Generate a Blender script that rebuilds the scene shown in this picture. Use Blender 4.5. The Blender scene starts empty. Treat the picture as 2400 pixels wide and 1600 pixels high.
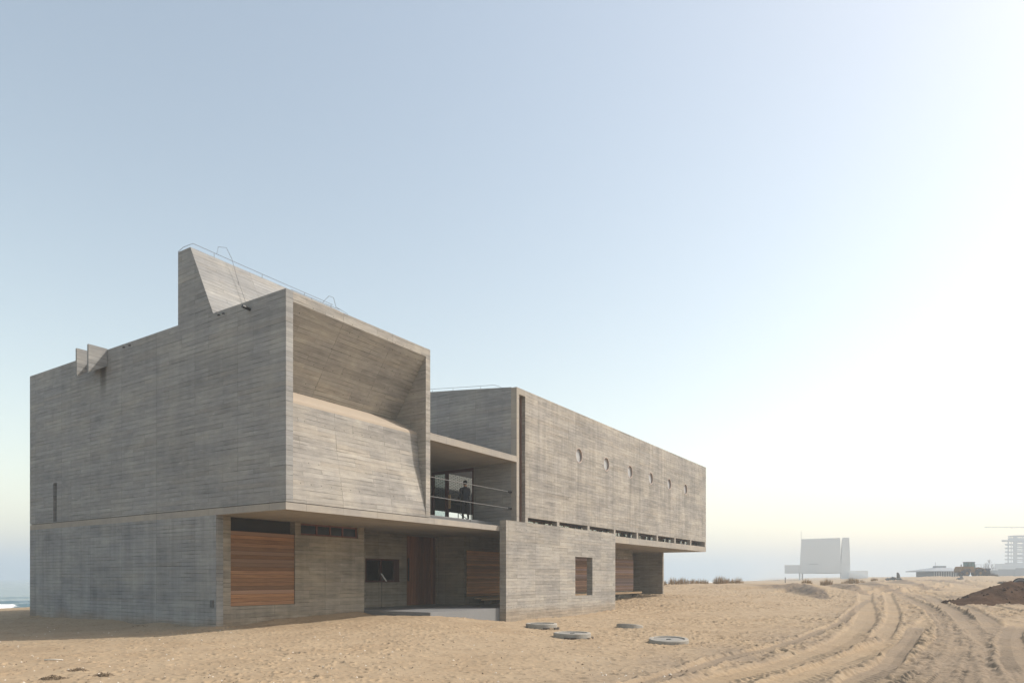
import bpy, bmesh, math, random
import numpy as np
from mathutils import Vector, Matrix
random.seed(7)
RNG = np.random.default_rng(11)
sc = bpy.context.scene
COL = sc.collection
R = math.radians

# ------------------------------------------------------------------ camera
F, CX, HY, CAMH = 1630.0, 1200.0, 1354.0, 1.65      # focal length and horizon in photo pixels
TH = R(33.1)
cd = bpy.data.cameras.new('camera')
cam = bpy.data.objects.new('camera', cd); COL.objects.link(cam)
cd.sensor_width = 36.0; cd.lens = F / 2400 * 36.0
cd.shift_y = (HY - 800) / 2400
cd.clip_start = 0.1; cd.clip_end = 9000
cam.location = (0, 0, CAMH); cam.rotation_euler = (R(90), 0, 0)
sc.camera = cam

# ------------------------------------------------------------------ world, sun, exposure
SUN_EL, SUN_AZ = R(46), R(80.3)
world = bpy.data.worlds.new('World'); sc.world = world; world.use_nodes = True
wn = world.node_tree
bg = wn.nodes['Background']
sky = wn.nodes.new('ShaderNodeTexSky'); sky.sky_type = 'NISHITA'; sky.sun_disc = False
sky.sun_elevation = SUN_EL; sky.sun_rotation = SUN_AZ
sky.altitude = 0; sky.air_density = 1.2; sky.dust_density = 1.25; sky.ozone_density = 1.0
tint = wn.nodes.new('ShaderNodeMix'); tint.data_type = 'RGBA'; tint.blend_type = 'MULTIPLY'; tint.inputs[0].default_value = 1.0
tint.inputs[7].default_value = (1.44, 1.175, .90, 1)          # colour balance of the whole sky
wn.links.new(sky.outputs[0], tint.inputs[6]); wn.links.new(tint.outputs[2], bg.inputs[0]); bg.inputs[1].default_value = 0.15
sd = bpy.data.lights.new('sun', 'SUN'); sd.energy = 3.1; sd.angle = R(0.8); sd.color = (1.0, 0.94, 0.85)
sun = bpy.data.objects.new('sun', sd); COL.objects.link(sun); sun.location = (60, 10, 60)
dv = Vector((-math.cos(SUN_EL) * math.sin(SUN_AZ), -math.cos(SUN_EL) * math.cos(SUN_AZ), -math.sin(SUN_EL)))
sun.rotation_euler = dv.to_track_quat('-Z', 'Y').to_euler()
sc.view_settings.view_transform = 'Standard'; sc.view_settings.look = 'None'
sc.view_settings.exposure = 0.55; sc.view_settings.gamma = 1.0
sc.render.engine = 'CYCLES'
sc.cycles.use_denoising = True
sc.cycles.max_bounces = 8; sc.cycles.diffuse_bounces = 4; sc.cycles.volume_bounces = 1
sc.cycles.transparent_max_bounces = 12
sc.cycles.volume_max_steps = 64

# ------------------------------------------------------------------ frame of the building
U = np.array([math.sin(TH), math.cos(TH)]); V = np.array([-math.cos(TH), math.sin(TH)])
_d = CAMH * F / (1471 - HY)
_pl = np.array([(506.6 - CX) / F, 1.0]) * _d
def _isect(px, P, d):
    A = np.array([[(px - CX) / F, -d[0]], [1.0, -d[1]]]); return np.linalg.solve(A, P)
ORG = _pl + _isect(670, _pl, V)[1] * V
def wpt(a, b): return ORG + a * U + b * V
def at(px, d): return ((px - CX) / F * d, d)           # ground position seen at photo column px, d metres away
def zat(py, d): return CAMH + (HY - py) * d / F

# ------------------------------------------------------------------ node helpers
class NT:
    def __init__(s, name):
        s.m = bpy.data.materials.new(name); s.m.use_nodes = True
        s.t = s.m.node_tree; s.b = s.t.nodes['Principled BSDF']; s.out = s.t.nodes['Material Output']
    def n(s, typ, **kw):
        x = s.t.nodes.new(typ)
        for k, v in kw.items(): setattr(x, k, v)
        return x
    def inp(s, sock, v):
        if hasattr(v, 'links') or isinstance(v, bpy.types.NodeSocket): s.t.links.new(v, sock)
        elif v is not None: sock.default_value = v
    def math(s, op, a, b=None, c=None, clamp=False):
        x = s.n('ShaderNodeMath', operation=op); x.use_clamp = clamp
        s.inp(x.inputs[0], a)
        if b is not None: s.inp(x.inputs[1], b)
        if c is not None: s.inp(x.inputs[2], c)
        return x.outputs[0]
    def noise(s, vec, scale, detail=3, rough=.55, dim='3D'):
        x = s.n('ShaderNodeTexNoise', noise_dimensions=dim)
        s.inp(x.inputs['Vector'], vec); x.inputs['Scale'].default_value = scale
        x.inputs['Detail'].default_value = detail; x.inputs['Roughness'].default_value = rough
        return x.outputs['Fac']
    def vec(s, x, y, z=0.0):
        c = s.n('ShaderNodeCombineXYZ'); s.inp(c.inputs[0], x); s.inp(c.inputs[1], y); s.inp(c.inputs[2], z); return c.outputs[0]
    def sep(s, v):
        c = s.n('ShaderNodeSeparateXYZ'); s.inp(c.inputs[0], v); return c.outputs
    def smooth(s, v, lo, hi, a=0.0, b=1.0):
        x = s.n('ShaderNodeMapRange', interpolation_type='SMOOTHSTEP'); s.inp(x.inputs[0], v)
        s.inp(x.inputs[1], lo); s.inp(x.inputs[2], hi); s.inp(x.inputs[3], a); s.inp(x.inputs[4], b); return x.outputs[0]
    def lin(s, v, lo, hi, a, b):
        x = s.n('ShaderNodeMapRange'); s.inp(x.inputs[0], v)
        s.inp(x.inputs[1], lo); s.inp(x.inputs[2], hi); s.inp(x.inputs[3], a); s.inp(x.inputs[4], b); return x.outputs[0]
    def mix(s, f, a, b, mode='MIX'):
        x = s.n('ShaderNodeMix', data_type='RGBA', blend_type=mode); s.inp(x.inputs[0], f)
        s.inp(x.inputs[6], a if not isinstance(a, tuple) else (*a, 1.0)); s.inp(x.inputs[7], b if not isinstance(b, tuple) else (*b, 1.0)); return x.outputs[2]
    def scale(s, col, f):
        x = s.n('ShaderNodeVectorMath', operation='SCALE'); s.inp(x.inputs[0], col if not isinstance(col, tuple) else col)
        s.inp(x.inputs[3], f); return x.outputs[0]
    def bump(s, h, dist, strength=1.0, prev=None):
        x = s.n('ShaderNodeBump'); s.inp(x.inputs['Height'], h); x.inputs['Distance'].default_value = dist
        x.inputs['Strength'].default_value = strength
        if prev is not None: s.inp(x.inputs['Normal'], prev)
        return x.outputs[0]
    def done(s, col=None, rough=.8, nrm=None, spec=.3, metal=0.0):
        s.inp(s.b.inputs['Base Color'], (*col, 1.0) if isinstance(col, tuple) else col)
        s.inp(s.b.inputs['Roughness'], rough); s.b.inputs['Specular IOR Level'].default_value = spec
        s.b.inputs['Metallic'].default_value = metal
        if nrm is not None: s.inp(s.b.inputs['Normal'], nrm)
        return s.m

def board_concrete(name, base, bh=0.15, stain=1.0, contrast=1.0, ties=True, seed=0.0, streak=0.5, drip=None, ports=None):
    m = NT(name); base = tuple(c * .82 for c in base)
    uv = m.n('ShaderNodeUVMap'); uv.uv_map = 'UVMap'
    u, v, _ = m.sep(uv.outputs[0])
    wob = m.noise(m.vec(m.math('MULTIPLY', u, .6), m.math('MULTIPLY', v, .9), seed), 1.0, 2)
    v2 = m.math('ADD', v, m.math('MULTIPLY', wob, .02))
    row = m.math('FLOOR', m.math('DIVIDE', v2, bh)); vf = m.math('FRACT', m.math('DIVIDE', v2, bh))
    wr = m.n('ShaderNodeTexWhiteNoise', noise_dimensions='1D'); m.inp(wr.inputs['W'], m.math('ADD', row, seed))
    L = m.math('MULTIPLY', m.math('ROUND', m.lin(wr.outputs[0], 0, 1, 1.6, 4.4)), .78)     # boards end on the formwork panels' lines
    uu = m.math('DIVIDE', m.math('ADD', u, m.math('MULTIPLY', m.math('ROUND', m.math('MULTIPLY', wr.outputs[0], 37.0)), .78)), L)
    colm = m.math('FLOOR', uu); uf = m.math('FRACT', uu)
    wb = m.n('ShaderNodeTexWhiteNoise', noise_dimensions='3D'); m.inp(wb.inputs['Vector'], m.vec(row, colm, seed))
    tone = wb.outputs[0]
    tone2 = m.sep(wb.outputs[1])
    # joints
    dv_ = m.math('MULTIPLY', m.math('MINIMUM', vf, m.math('SUBTRACT', 1.0, vf)), bh)
    du_ = m.math('MULTIPLY', m.math('MINIMUM', uf, m.math('SUBTRACT', 1.0, uf)), L)
    jn = m.noise(m.vec(m.math('MULTIPLY', u, .9), m.math('MULTIPLY', v, 4.0), seed + 3), 1.0, 3)
    jmask = m.smooth(jn, .42, .68)
    lh = m.math('MULTIPLY', m.smooth(dv_, .003, .015, 1, 0), m.math('MULTIPLY_ADD', jmask, .8, .2))
    lv = m.math('MULTIPLY', m.smooth(du_, .004, .016, 1, 0), m.smooth(tone2[1], .25, .7))
    line = m.math('MAXIMUM', lh, m.math('MULTIPLY', lv, .6))
    # grain, patches
    grain = m.noise(m.vec(m.math('MULTIPLY', u, 1.4), m.math('MULTIPLY', v, 26.0), m.math('MULTIPLY', tone, 40)), 1.0, 5, .6)
    patch = m.noise(m.vec(m.math('MULTIPLY', u, .55), m.math('MULTIPLY', v, .8), seed + 9), 1.0, 5, .6)
    cloud = m.noise(m.vec(m.math('MULTIPLY', u, 2.4), m.math('MULTIPLY', v, 7.0), seed + 17), 1.0, 4, .6)
    strk = m.noise(m.vec(m.math('MULTIPLY', u, 3.2), m.math('MULTIPLY', v, .22), seed + 23), 1.0, 4, .6)
    f = m.math('MULTIPLY_ADD', m.math('SUBTRACT', tone, .5), .23 * contrast, 1.0)
    f = m.math('ADD', f, m.math('MULTIPLY', m.math('SUBTRACT', grain, .5), .32 * contrast))
    f = m.math('ADD', f, m.math('MULTIPLY', m.math('SUBTRACT', patch, .5), .85 * stain))
    f = m.math('ADD', f, m.math('MULTIPLY', m.math('SUBTRACT', cloud, .5), .60 * contrast))
    f = m.math('ADD', f, m.math('MULTIPLY', m.math('SUBTRACT', strk, .5), .5 * streak))
    strk2 = m.noise(m.vec(m.math('MULTIPLY', u, 1.1), m.math('MULTIPLY', v, 12.0), m.math('MULTIPLY_ADD', tone, 9.0, seed)), 1.0, 4, .6)
    f = m.math('ADD', f, m.math('MULTIPLY', m.math('SUBTRACT', m.smooth(strk2, .35, .68), .4), .13 * contrast))
    # pale laitance flecks along the joints
    fleck = m.math('MULTIPLY', m.smooth(cloud, .62, .72), m.smooth(grain, .5, .62))
    f = m.math('ADD', f, m.math('MULTIPLY', fleck, .26))
    blotch = m.noise(m.vec(m.math('MULTIPLY', u, .8), m.math('MULTIPLY', v, 1.5), seed + 41), 1.0, 6, .7)
    f = m.math('ADD', f, m.math('MULTIPLY', m.smooth(blotch, .60, .70), .16 * stain))
    f = m.math('SUBTRACT', f, m.math('MULTIPLY', m.smooth(blotch, .40, .28), .14 * stain))
    f = m.math('MULTIPLY', f, m.math('SUBTRACT', 1.0, m.math('MULTIPLY', line, .55)))
    h = m.math('ADD', m.math('MULTIPLY', tone, .5), m.math('MULTIPLY', grain, .5))
    h = m.math('SUBTRACT', h, m.math('MULTIPLY', line, 1.2))
    if ties:
        tu = m.math('SUBTRACT', m.math('FRACT', m.math('DIVIDE', u, .42)), .5); tv = m.math('SUBTRACT', m.math('FRACT', m.math('DIVIDE', v, .70)), .5)
        tu = m.math('MULTIPLY', tu, .42); tv = m.math('MULTIPLY', tv, .70)
        dd = m.math('SQRT', m.math('ADD', m.math('MULTIPLY', tu, tu), m.math('MULTIPLY', tv, tv)))
        ti = m.n('ShaderNodeTexWhiteNoise', noise_dimensions='2D')
        m.inp(ti.inputs['Vector'], m.vec(m.math('FLOOR', m.math('DIVIDE', u, .42)), m.math('FLOOR', m.math('DIVIDE', v, .70))))
        dot = m.math('MULTIPLY', m.smooth(dd, .012, .026, 1, 0), m.smooth(ti.outputs[0], .25, .5))
        f = m.math('MULTIPLY', f, m.math('SUBTRACT', 1.0, m.math('MULTIPLY', dot, .5)))
        h = m.math('SUBTRACT', h, m.math('MULTIPLY', dot, 1.5))
    # formwork panels: each pour came out a little different, with a faint joint round it
    pu, pv = m.math('DIVIDE', u, 2.34), m.math('DIVIDE', m.math('ADD', v, .34), 1.20)
    wp = m.n('ShaderNodeTexWhiteNoise', noise_dimensions='3D'); m.inp(wp.inputs['Vector'], m.vec(m.math('FLOOR', pu), m.math('FLOOR', pv), seed + 51))
    f = m.math('ADD', f, m.math('MULTIPLY', m.math('SUBTRACT', wp.outputs[0], .5), .13 * stain))
    pf, qf = m.math('FRACT', pu), m.math('FRACT', pv)
    pj = m.math('MAXIMUM', m.smooth(m.math('MULTIPLY', m.math('MINIMUM', pf, m.math('SUBTRACT', 1.0, pf)), 2.34), .004, .02, 1, 0), m.smooth(m.math('MULTIPLY', m.math('MINIMUM', qf, m.math('SUBTRACT', 1.0, qf)), 1.2), .004, .018, 1, 0))
    f = m.math('MULTIPLY', f, m.math('SUBTRACT', 1.0, m.math('MULTIPLY', m.math('MULTIPLY', pj, m.smooth(cloud, .35, .6)), .28 * stain)))
    if ports:                                  # run-off stains under a row of round windows: (first u, spacing, count, v)
        k_ = m.math('ABSOLUTE', m.math('SUBTRACT', m.math('MULTIPLY', m.math('FRACT', m.math('ADD', m.math('DIVIDE', m.math('SUBTRACT', u, ports[0]), ports[1]), .5)), ports[1]), ports[1] / 2))
        k_ = m.math('ADD', k_, m.math('MULTIPLY', m.math('SUBTRACT', strk, .5), .7))
        pm_ = m.math('MULTIPLY', m.smooth(k_, .05, .42, 1, 0), m.math('MULTIPLY', m.smooth(v, ports[3] - 3.3, ports[3] - .5), m.smooth(v, ports[3] - .38, ports[3] - .30, 1, 0)))
        pm_ = m.math('MULTIPLY', pm_, m.math('MULTIPLY', m.math('GREATER_THAN', u, ports[0] - 1), m.math('LESS_THAN', u, ports[0] + ports[1] * ports[2] - 1)))
        f = m.math('MULTIPLY', f, m.math('SUBTRACT', 1.0, m.math('MULTIPLY', pm_, .24)))
    if drip:                                   # a dark run-off stain below the drain: (u centre, half width, top, bottom)
        du = m.math('ABSOLUTE', m.math('SUBTRACT', m.math('ADD', u, m.math('MULTIPLY', m.math('SUBTRACT', strk, .5), .25)), drip[0]))
        dm = m.math('MULTIPLY', m.smooth(du, drip[1] * .3, drip[1] * 1.2, 1, 0), m.math('MULTIPLY', m.smooth(v, drip[3], drip[2] - .2), m.smooth(v, drip[2], drip[2] + .02, 1, 0)))
        f = m.math('MULTIPLY', f, m.math('SUBTRACT', 1.0, m.math('MULTIPLY', dm, .62)))
    f = m.math('MAXIMUM', f, .25)
    warm = m.mix(m.smooth(patch, .35, .7), (base[0] * .985, base[1] * .995, base[2] * 1.02), (base[0] * 1.015, base[1] * 1.0, base[2] * .965))
    warm = m.mix(m.math('MULTIPLY', m.smooth(tone2[2], .7, 1.0), .35), warm, (base[0] * 1.05, base[1] * .98, base[2] * .88))
    sp = m.smooth(m.math('ADD', v, m.math('MULTIPLY', m.math('SUBTRACT', patch, .5), .9)), -.05, .42, .55, 0)      # sand and splash on the foot of the wall
    warm = m.mix(sp, warm, (.27, .205, .135))
    col = m.scale(warm, f)
    fine = m.noise(m.vec(u, v, 0.0), 60.0, 3)
    nb = m.bump(h, .006, .9)
    nb = m.bump(fine, .002, .5, nb)
    return m.done(col, m.lin(grain, 0, 1, .75, .95), nb, .25)

def plain(name, col, rough=.8, var=.15, scale=4.0, spec=.3, metal=0.0, bump=.004):
    m = NT(name)
    tc = m.n('ShaderNodeTexCoord').outputs['Object']
    n1 = m.noise(tc, scale, 5, .6); n2 = m.noise(tc, scale * 9, 3, .6)
    f = m.math('ADD', m.math('MULTIPLY_ADD', m.math('SUBTRACT', n1, .5), var * 2, 1.0), m.math('MULTIPLY', m.math('SUBTRACT', n2, .5), var))
    return m.done(m.scale(col, f), rough, m.bump(n2, bump, .6), spec, metal)

def wood(name, col, dark, along='x', rough=.6, grey=.85):
    m = NT(name)
    tc = m.n('ShaderNodeTexCoord').outputs['Object']
    x, y, z = m.sep(tc)
    oi = m.n('ShaderNodeObjectInfo').outputs['Random']
    if along == 'x': g = m.vec(m.math('MULTIPLY', x, 1.2), m.math('MULTIPLY', y, 20), m.math('ADD', m.math('MULTIPLY', z, 28), m.math('MULTIPLY', oi, 50)))
    else: g = m.vec(m.math('MULTIPLY', x, 28), m.math('ADD', m.math('MULTIPLY', y, 20), m.math('MULTIPLY', oi, 50)), m.math('MULTIPLY', z, 1.2))
    gr = m.noise(g, 1.0, 6, .65)
    wh = m.n('ShaderNodeTexWhiteNoise', noise_dimensions='1D'); m.inp(wh.inputs['W'], m.math('MULTIPLY', oi, 913.0))
    c = m.mix(m.smooth(gr, .3, .75), dark, col)
    gry = (col[0] * .72, col[1] * .86, col[2] * 1.25)
    c = m.mix(m.math('MULTIPLY', m.smooth(wh.outputs[0], .5, .85), grey), c, gry)
    c = m.scale(c, m.lin(oi, 0, 1, .62, 1.35))
    return m.done(c, rough, m.bump(gr, .003, .6), .3)

def glass(name, tint=(.8, .86, .86), refl=1.0):
    m = NT(name); t = m.t
    tr = m.n('ShaderNodeBsdfTransparent'); tr.inputs[0].default_value = (*tint, 1)
    gl = m.n('ShaderNodeBsdfGlossy'); gl.inputs['Roughness'].default_value = .02; gl.inputs[0].default_value = (refl, refl, refl, 1)
    fr = m.n('ShaderNodeFresnel'); fr.inputs[0].default_value = 1.5
    mx = m.n('ShaderNodeMixShader'); t.links.new(m.math('ADD', m.math('MULTIPLY', fr.outputs[0], .8, clamp=True), .0), mx.inputs[0])
    t.links.new(tr.outputs[0], mx.inputs[1]); t.links.new(gl.outputs[0], mx.inputs[2]); t.links.new(mx.outputs[0], m.out.inputs[0])
    return m.m

CB = (.366, .344, .310)
M = {}
M['conc'] = board_concrete('board_marked_concrete', CB, seed=1.0)
M['conc_end'] = board_concrete('board_marked_concrete_end_wall', (.320, .318, .310), bh=.15, seed=5.0, contrast=.8, stain=.75, ties=False, drip=(10.72, .26, 9.86, 8.3))  # darker, cooler base puts the end wall's shade into its colour
M['conc_end_low'] = board_concrete('board_marked_concrete_lower_end_wall', (.312, .314, .310), bh=.13, seed=33.0, contrast=.6, stain=1.0, streak=1.3, ties=False)  # same shade tone in the base as the upper end wall
M['conc_front'] = board_concrete('board_marked_concrete_long_wall', (.355, .329, .292), seed=9.0, contrast=1.0, stain=1.15, streak=1.7, ports=(19.1, 3.37, 6, 8.175))
M['conc_smooth'] = board_concrete('smooth_cast_concrete', (.385, .352, .308), bh=.9, seed=13.0, contrast=.4, stain=.5, ties=False, streak=.6)
M['conc_low'] = board_concrete('board_marked_concrete_lower_wall', (.305, .272, .222), bh=.15, seed=21.0, stain=1.2, streak=1.0, ties=False)  # browner base carries the warm shade under the slab
M['plaster'] = plain('smooth_screed', (.35, .295, .235), .85, .06, 1.5)
M['floor'] = plain('terrace_concrete', (.19, .195, .20), .6, .1, 1.2)
M['slat'] = wood('red_brown_timber_slats', (.34, .18, .085), (.19, .092, .045), grey=.7)
M['slat_lit'] = wood('orange_brown_slats_bounce_lit', (.62, .34, .17), (.42, .22, .105), grey=.2)  # orange-brown timber, lightened to carry sunlight bounced into the porch
M['slat_grey'] = wood('weathered_timber_slats', (.36, .22, .15), (.22, .125, .08))
M['bench'] = wood('pale_bench_timber', (.68, .50, .32), (.52, .37, .22), grey=.2)
M['door'] = wood('dark_door_timber', (.27, .125, .07), (.13, .055, .03), 'z', grey=.1)
M['frame'] = wood('dark_frame_timber', (.16, .06, .04), (.08, .03, .02), 'z')
M['bronze'] = plain('brown_metal_frame', (.16, .085, .06), .5, .1, 3, .4)
M['glass'] = glass('window_glass')
M['dim_glass'] = plain('dark_reflective_pane', (.012, .014, .016), .22, .1, 1.0, .25, 0, .0)
M['meter'] = plain('grey_meter_box', (.11, .115, .115), .6, .1)
M['dark'] = plain('dark_interior', (.03, .028, .027), .9, .1)
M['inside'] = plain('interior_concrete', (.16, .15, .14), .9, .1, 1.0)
M['black'] = plain('black_metal', (.02, .02, .022), .45, .1, 5, .5)
M['steel'] = plain('galvanised_steel', (.12, .12, .122), .55, .15, 8, .4, .3)
M['white'] = plain('white_paint', (.78, .78, .77), .5, .05, 5)
M['copper'] = plain('pinkish_ring_paint', (.40, .325, .28), .6, .15, 6)
M['frost'] = plain('frosted_pane', (.36, .365, .37), .4, .05, 3, .5)
M['brickw'] = plain('pale_glazed_brick', (.27, .28, .26), .7, .15, 3)
M['wire'] = plain('grey_wire', (.16, .16, .17), .5, .1, 5, .4)

# ------------------------------------------------------------------ mesh helpers
class MB:
    def __init__(s): s.v = []; s.f = []; s.mi = []
    def poly(s, pts, mi=0):
        k = len(s.v); s.v += [tuple(p) for p in pts]; s.f.append(tuple(range(k, k + len(pts)))); s.mi.append(mi)
    def box(s, a0, a1, b0, b1, z0, z1, mi=0):
        P = [(a, b, z) for z in (z0, z1) for b in (b0, b1) for a in (a0, a1)]
        for q in ((0, 2, 3, 1), (4, 5, 7, 6), (0, 1, 5, 4), (2, 6, 7, 3), (0, 4, 6, 2), (1, 3, 7, 5)): s.poly([P[i] for i in q], mi)
    def prism(s, pts, axis, t0, t1, mi=0):
        # pts: polygon in the two other axes (order: remaining axes ascending)
        def P(p, t):
            if axis == 'x': return (t, p[0], p[1])
            if axis == 'y': return (p[0], t, p[1])
            return (p[0], p[1], t)
        n = len(pts)
        s.poly([P(p, t0) for p in pts], mi); s.poly([P(p, t1) for p in reversed(pts)], mi)
        for i in range(n):
            p, q = pts[i], pts[(i + 1) % n]
            s.poly([P(p, t0), P(p, t1), P(q, t1), P(q, t0)], mi)
    def wall(s, axis, s0, s1, z0, z1, t0, t1, holes=(), circles=()):
        def P(h, t, z): return (h, t, z) if axis == 'x' else (t, h, z)
        hs = sorted({s0, s1, *[x for r in holes for x in (r[0], r[1])], *[x for c in circles for x in (c[0] - c[2] * 1.15, c[0] + c[2] * 1.15)]})
        zs = sorted({z0, z1, *[x for r in holes for x in (r[2], r[3])], *[x for c in circles for x in (c[1] - c[2] * 1.15, c[1] + c[2] * 1.15)]})
        hs = [h for h in hs if s0 <= h <= s1]; zs = [z for z in zs if z0 <= z <= z1]
        st = {}
        for i in range(len(hs) - 1):
            for j in range(len(zs) - 1):
                ch, cz = (hs[i] + hs[i + 1]) / 2, (zs[j] + zs[j + 1]) / 2
                k = 1
                for r in holes:
                    if r[0] < ch < r[1] and r[2] < cz < r[3]: k = 0
                for c in circles:
                    if abs(ch - c[0]) < c[2] * 1.15 and abs(cz - c[1]) < c[2] * 1.15: k = 2
                st[i, j] = k
        for (i, j), k in st.items():
            x0, x1, y0, y1 = hs[i], hs[i + 1], zs[j], zs[j + 1]
            if k == 1:
                for t in (t0, t1): s.poly([P(x0, t, y0), P(x1, t, y0), P(x1, t, y1), P(x0, t, y1)])
            for (di, dj, e) in ((-1, 0, (x0, y0, x0, y1)), (1, 0, (x1, y0, x1, y1)), (0, -1, (x0, y0, x1, y0)), (0, 1, (x0, y1, x1, y1))):
                o = st.get((i + di, j + dj), 0)
                if k and not o:
                    s.poly([P(e[0], t0, e[1]), P(e[2], t0, e[3]), P(e[2], t1, e[3]), P(e[0], t1, e[1])])
        for (ch, cz, r) in circles:
            q = r * 1.15; N = 40
            for i in range(N):
                a0, a1 = 2 * math.pi * i / N, 2 * math.pi * (i + 1) / N
                def cir(a): return (ch + r * math.cos(a), cz + r * math.sin(a))
                def sq(a):
                    k_ = q / max(abs(math.cos(a)), abs(math.sin(a))); return (ch + k_ * math.cos(a), cz + k_ * math.sin(a))
                c0, c1, q0, q1 = cir(a0), cir(a1), sq(a0), sq(a1)
                for t in (t0, t1): s.poly([P(c0[0], t, c0[1]), P(c1[0], t, c1[1]), P(q1[0], t, q1[1]), P(q0[0], t, q0[1])])
                s.poly([P(c0[0], t0, c0[1]), P(c1[0], t0, c1[1]), P(c1[0], t1, c1[1]), P(c0[0], t1, c0[1])])
    def tube(s, pts, r, n=6, mi=0, r1=None):
        pts = [Vector(p) for p in pts]; rings = []
        for i, p in enumerate(pts):
            d = (pts[min(i + 1, len(pts) - 1)] - pts[max(i - 1, 0)]).normalized()
            x = d.cross(Vector((0, 0, 1)) if abs(d.z) < .9 else Vector((1, 0, 0))).normalized(); y = d.cross(x)
            rr = r if r1 is None else r + (r1 - r) * i / (len(pts) - 1)
            rings.append([p + x * rr * math.cos(2 * math.pi * k / n) + y * rr * math.sin(2 * math.pi * k / n) for k in range(n)])
        for i in range(len(pts) - 1):
            for k in range(n):
                s.poly([rings[i][k], rings[i][(k + 1) % n], rings[i + 1][(k + 1) % n], rings[i + 1][k]], mi)
        s.poly(list(reversed(rings[0])), mi); s.poly(rings[-1], mi)
    def lathe(s, prof, n=32, c=(0, 0, 0), mi=0):
        for i in range(len(prof) - 1):
            for k in range(n):
                a0, a1 = 2 * math.pi * k / n, 2 * math.pi * (k + 1) / n
                def P(p, a): return (c[0] + p[0] * math.cos(a), c[1] + p[0] * math.sin(a), c[2] + p[1])
                q = [P(prof[i], a0), P(prof[i], a1), P(prof[i + 1], a1), P(prof[i + 1], a0)]
                if prof[i][0] < 1e-6: q = [q[0], q[2], q[3]]
                elif prof[i + 1][0] < 1e-6: q = q[:3]
                s.poly(q, mi)
    def mesh(s, name, mats, weld=True, smooth=False):
        me = bpy.data.meshes.new(name); me.from_pydata(s.v, [], s.f)
        for m_ in (mats if isinstance(mats, (list, tuple)) else [mats]): me.materials.append(m_)
        me.polygons.foreach_set('material_index', s.mi)
        if weld:
            bm = bmesh.new(); bm.from_mesh(me); bmesh.ops.remove_doubles(bm, verts=bm.verts, dist=1e-4)
            bmesh.ops.recalc_face_normals(bm, faces=bm.faces); bm.to_mesh(me); bm.free()
        if smooth: me.polygons.foreach_set('use_smooth', [True] * len(me.polygons))
        uvl = me.uv_layers.new(name='UVMap')
        Z = Vector((0, 0, 1))
        for p in me.polygons:
            n = p.normal
            if abs(n.z) > .97: h, w = Vector((1, 0, 0)), Vector((0, 1, 0))
            else:
                h = Z.cross(n).normalized(); w = n.cross(h)
                if h.x + h.y < 0: h = -h
            for li in p.loop_indices:
                co = me.vertices[me.loops[li].vertex_index].co
                uvl.data[li].uv = (co.dot(h), co.dot(w))
        return me
    def build(s, name, mats, parent=None, loc=None, smooth=False, weld=True):
        return link(name, s.mesh(name, mats, weld, smooth), parent, loc)

def link(name, data, parent=None, loc=None):
    o = bpy.data.objects.new(name, data); COL.objects.link(o)
    if parent: o.parent = parent
    if loc is not None: o.location = loc
    return o
def tag(o, label=None, cat=None, group=None, kind=None):
    if label: o['label'] = label
    if cat: o['category'] = cat
    if group: o['group'] = group
    if kind: o['kind'] = kind
    return o
def thing(name, label, cat, loc=(0, 0, 0), rz=0.0, group=None):
    o = link(name, None, None, loc); o.rotation_euler = (0, 0, rz); o.empty_display_size = .3
    return tag(o, label, cat, group)
def copy_tree(o, parent=None):
    c = o.copy(); COL.objects.link(c)
    if parent: c.parent = parent
    for ch in o.children: copy_tree(ch, c)
    return c

# ------------------------------------------------------------------ numpy noise
def _hash(ix, iy, s=0.0):
    h = np.sin(ix * 127.1 + iy * 311.7 + s * 74.7) * 43758.5453
    return h - np.floor(h)
def vnoise(x, y, s=0.0):
    ix, iy = np.floor(x), np.floor(y); fx, fy = x - ix, y - iy
    fx = fx * fx * (3 - 2 * fx); fy = fy * fy * (3 - 2 * fy)
    a, b = _hash(ix, iy, s), _hash(ix + 1, iy, s); c, d = _hash(ix, iy + 1, s), _hash(ix + 1, iy + 1, s)
    return (a * (1 - fx) + b * fx) * (1 - fy) + (c * (1 - fx) + d * fx) * fy - .5
def fbm(x, y, oct=4, s=0.0):
    r = 0; a = 1.0
    for i in range(oct):
        r = r + a * vnoise(x, y, s + i); x = x * 2.03 + 3.1; y = y * 2.03 + 1.7; a *= .5
    return r
def sstep(x, a, b):
    t = np.clip((x - a) / (b - a), 0, 1); return t * t * (3 - 2 * t)

# ------------------------------------------------------------------ terrain
SEA = -1.25
SHORE = np.array([(-420.0, -770.0), (-40.0, 56.0), (119.0, 387.0), (330.0, 900.0), (900.0, 2700.0)])
def shore_dist(x, y):
    """metres inland of the waterline (negative over the sea)"""
    best = np.full(np.shape(x), 1e9); sgn = np.ones(np.shape(x))
    for i in range(len(SHORE) - 1):
        p, q = SHORE[i], SHORE[i + 1]; d = q - p; L2 = d @ d
        t = np.clip(((x - p[0]) * d[0] + (y - p[1]) * d[1]) / L2, 0, 1)
        dx, dy = x - p[0] - t * d[0], y - p[1] - t * d[1]
        r = np.hypot(dx, dy); cr = d[1] * dx - d[0] * dy
        m = r < best; best = np.where(m, r, best); sgn = np.where(m, np.sign(cr), sgn)
    return best * sgn
CTRL = []
def cl(a, b, z): p = wpt(a, b); CTRL.append((p[0], p[1], z))
for q in ((0, 3.49, 0.0), (0, 0, -.13), (6.8, 3.4, .13), (6.8, 0, .2), (3.4, 3.4, .05), (11.5, -.5, -.25), (17, -.4, -.29), (22.9, -.4, -.22), (40.5, 3.3, .28), (34.5, 3.3, .24),
          (28, 3, .1), (0, 10, -.04), (0, 17, -.06), (40.5, 8, .3), (20, 18, .1), (-4, 8, -.15)): cl(*q)
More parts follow.
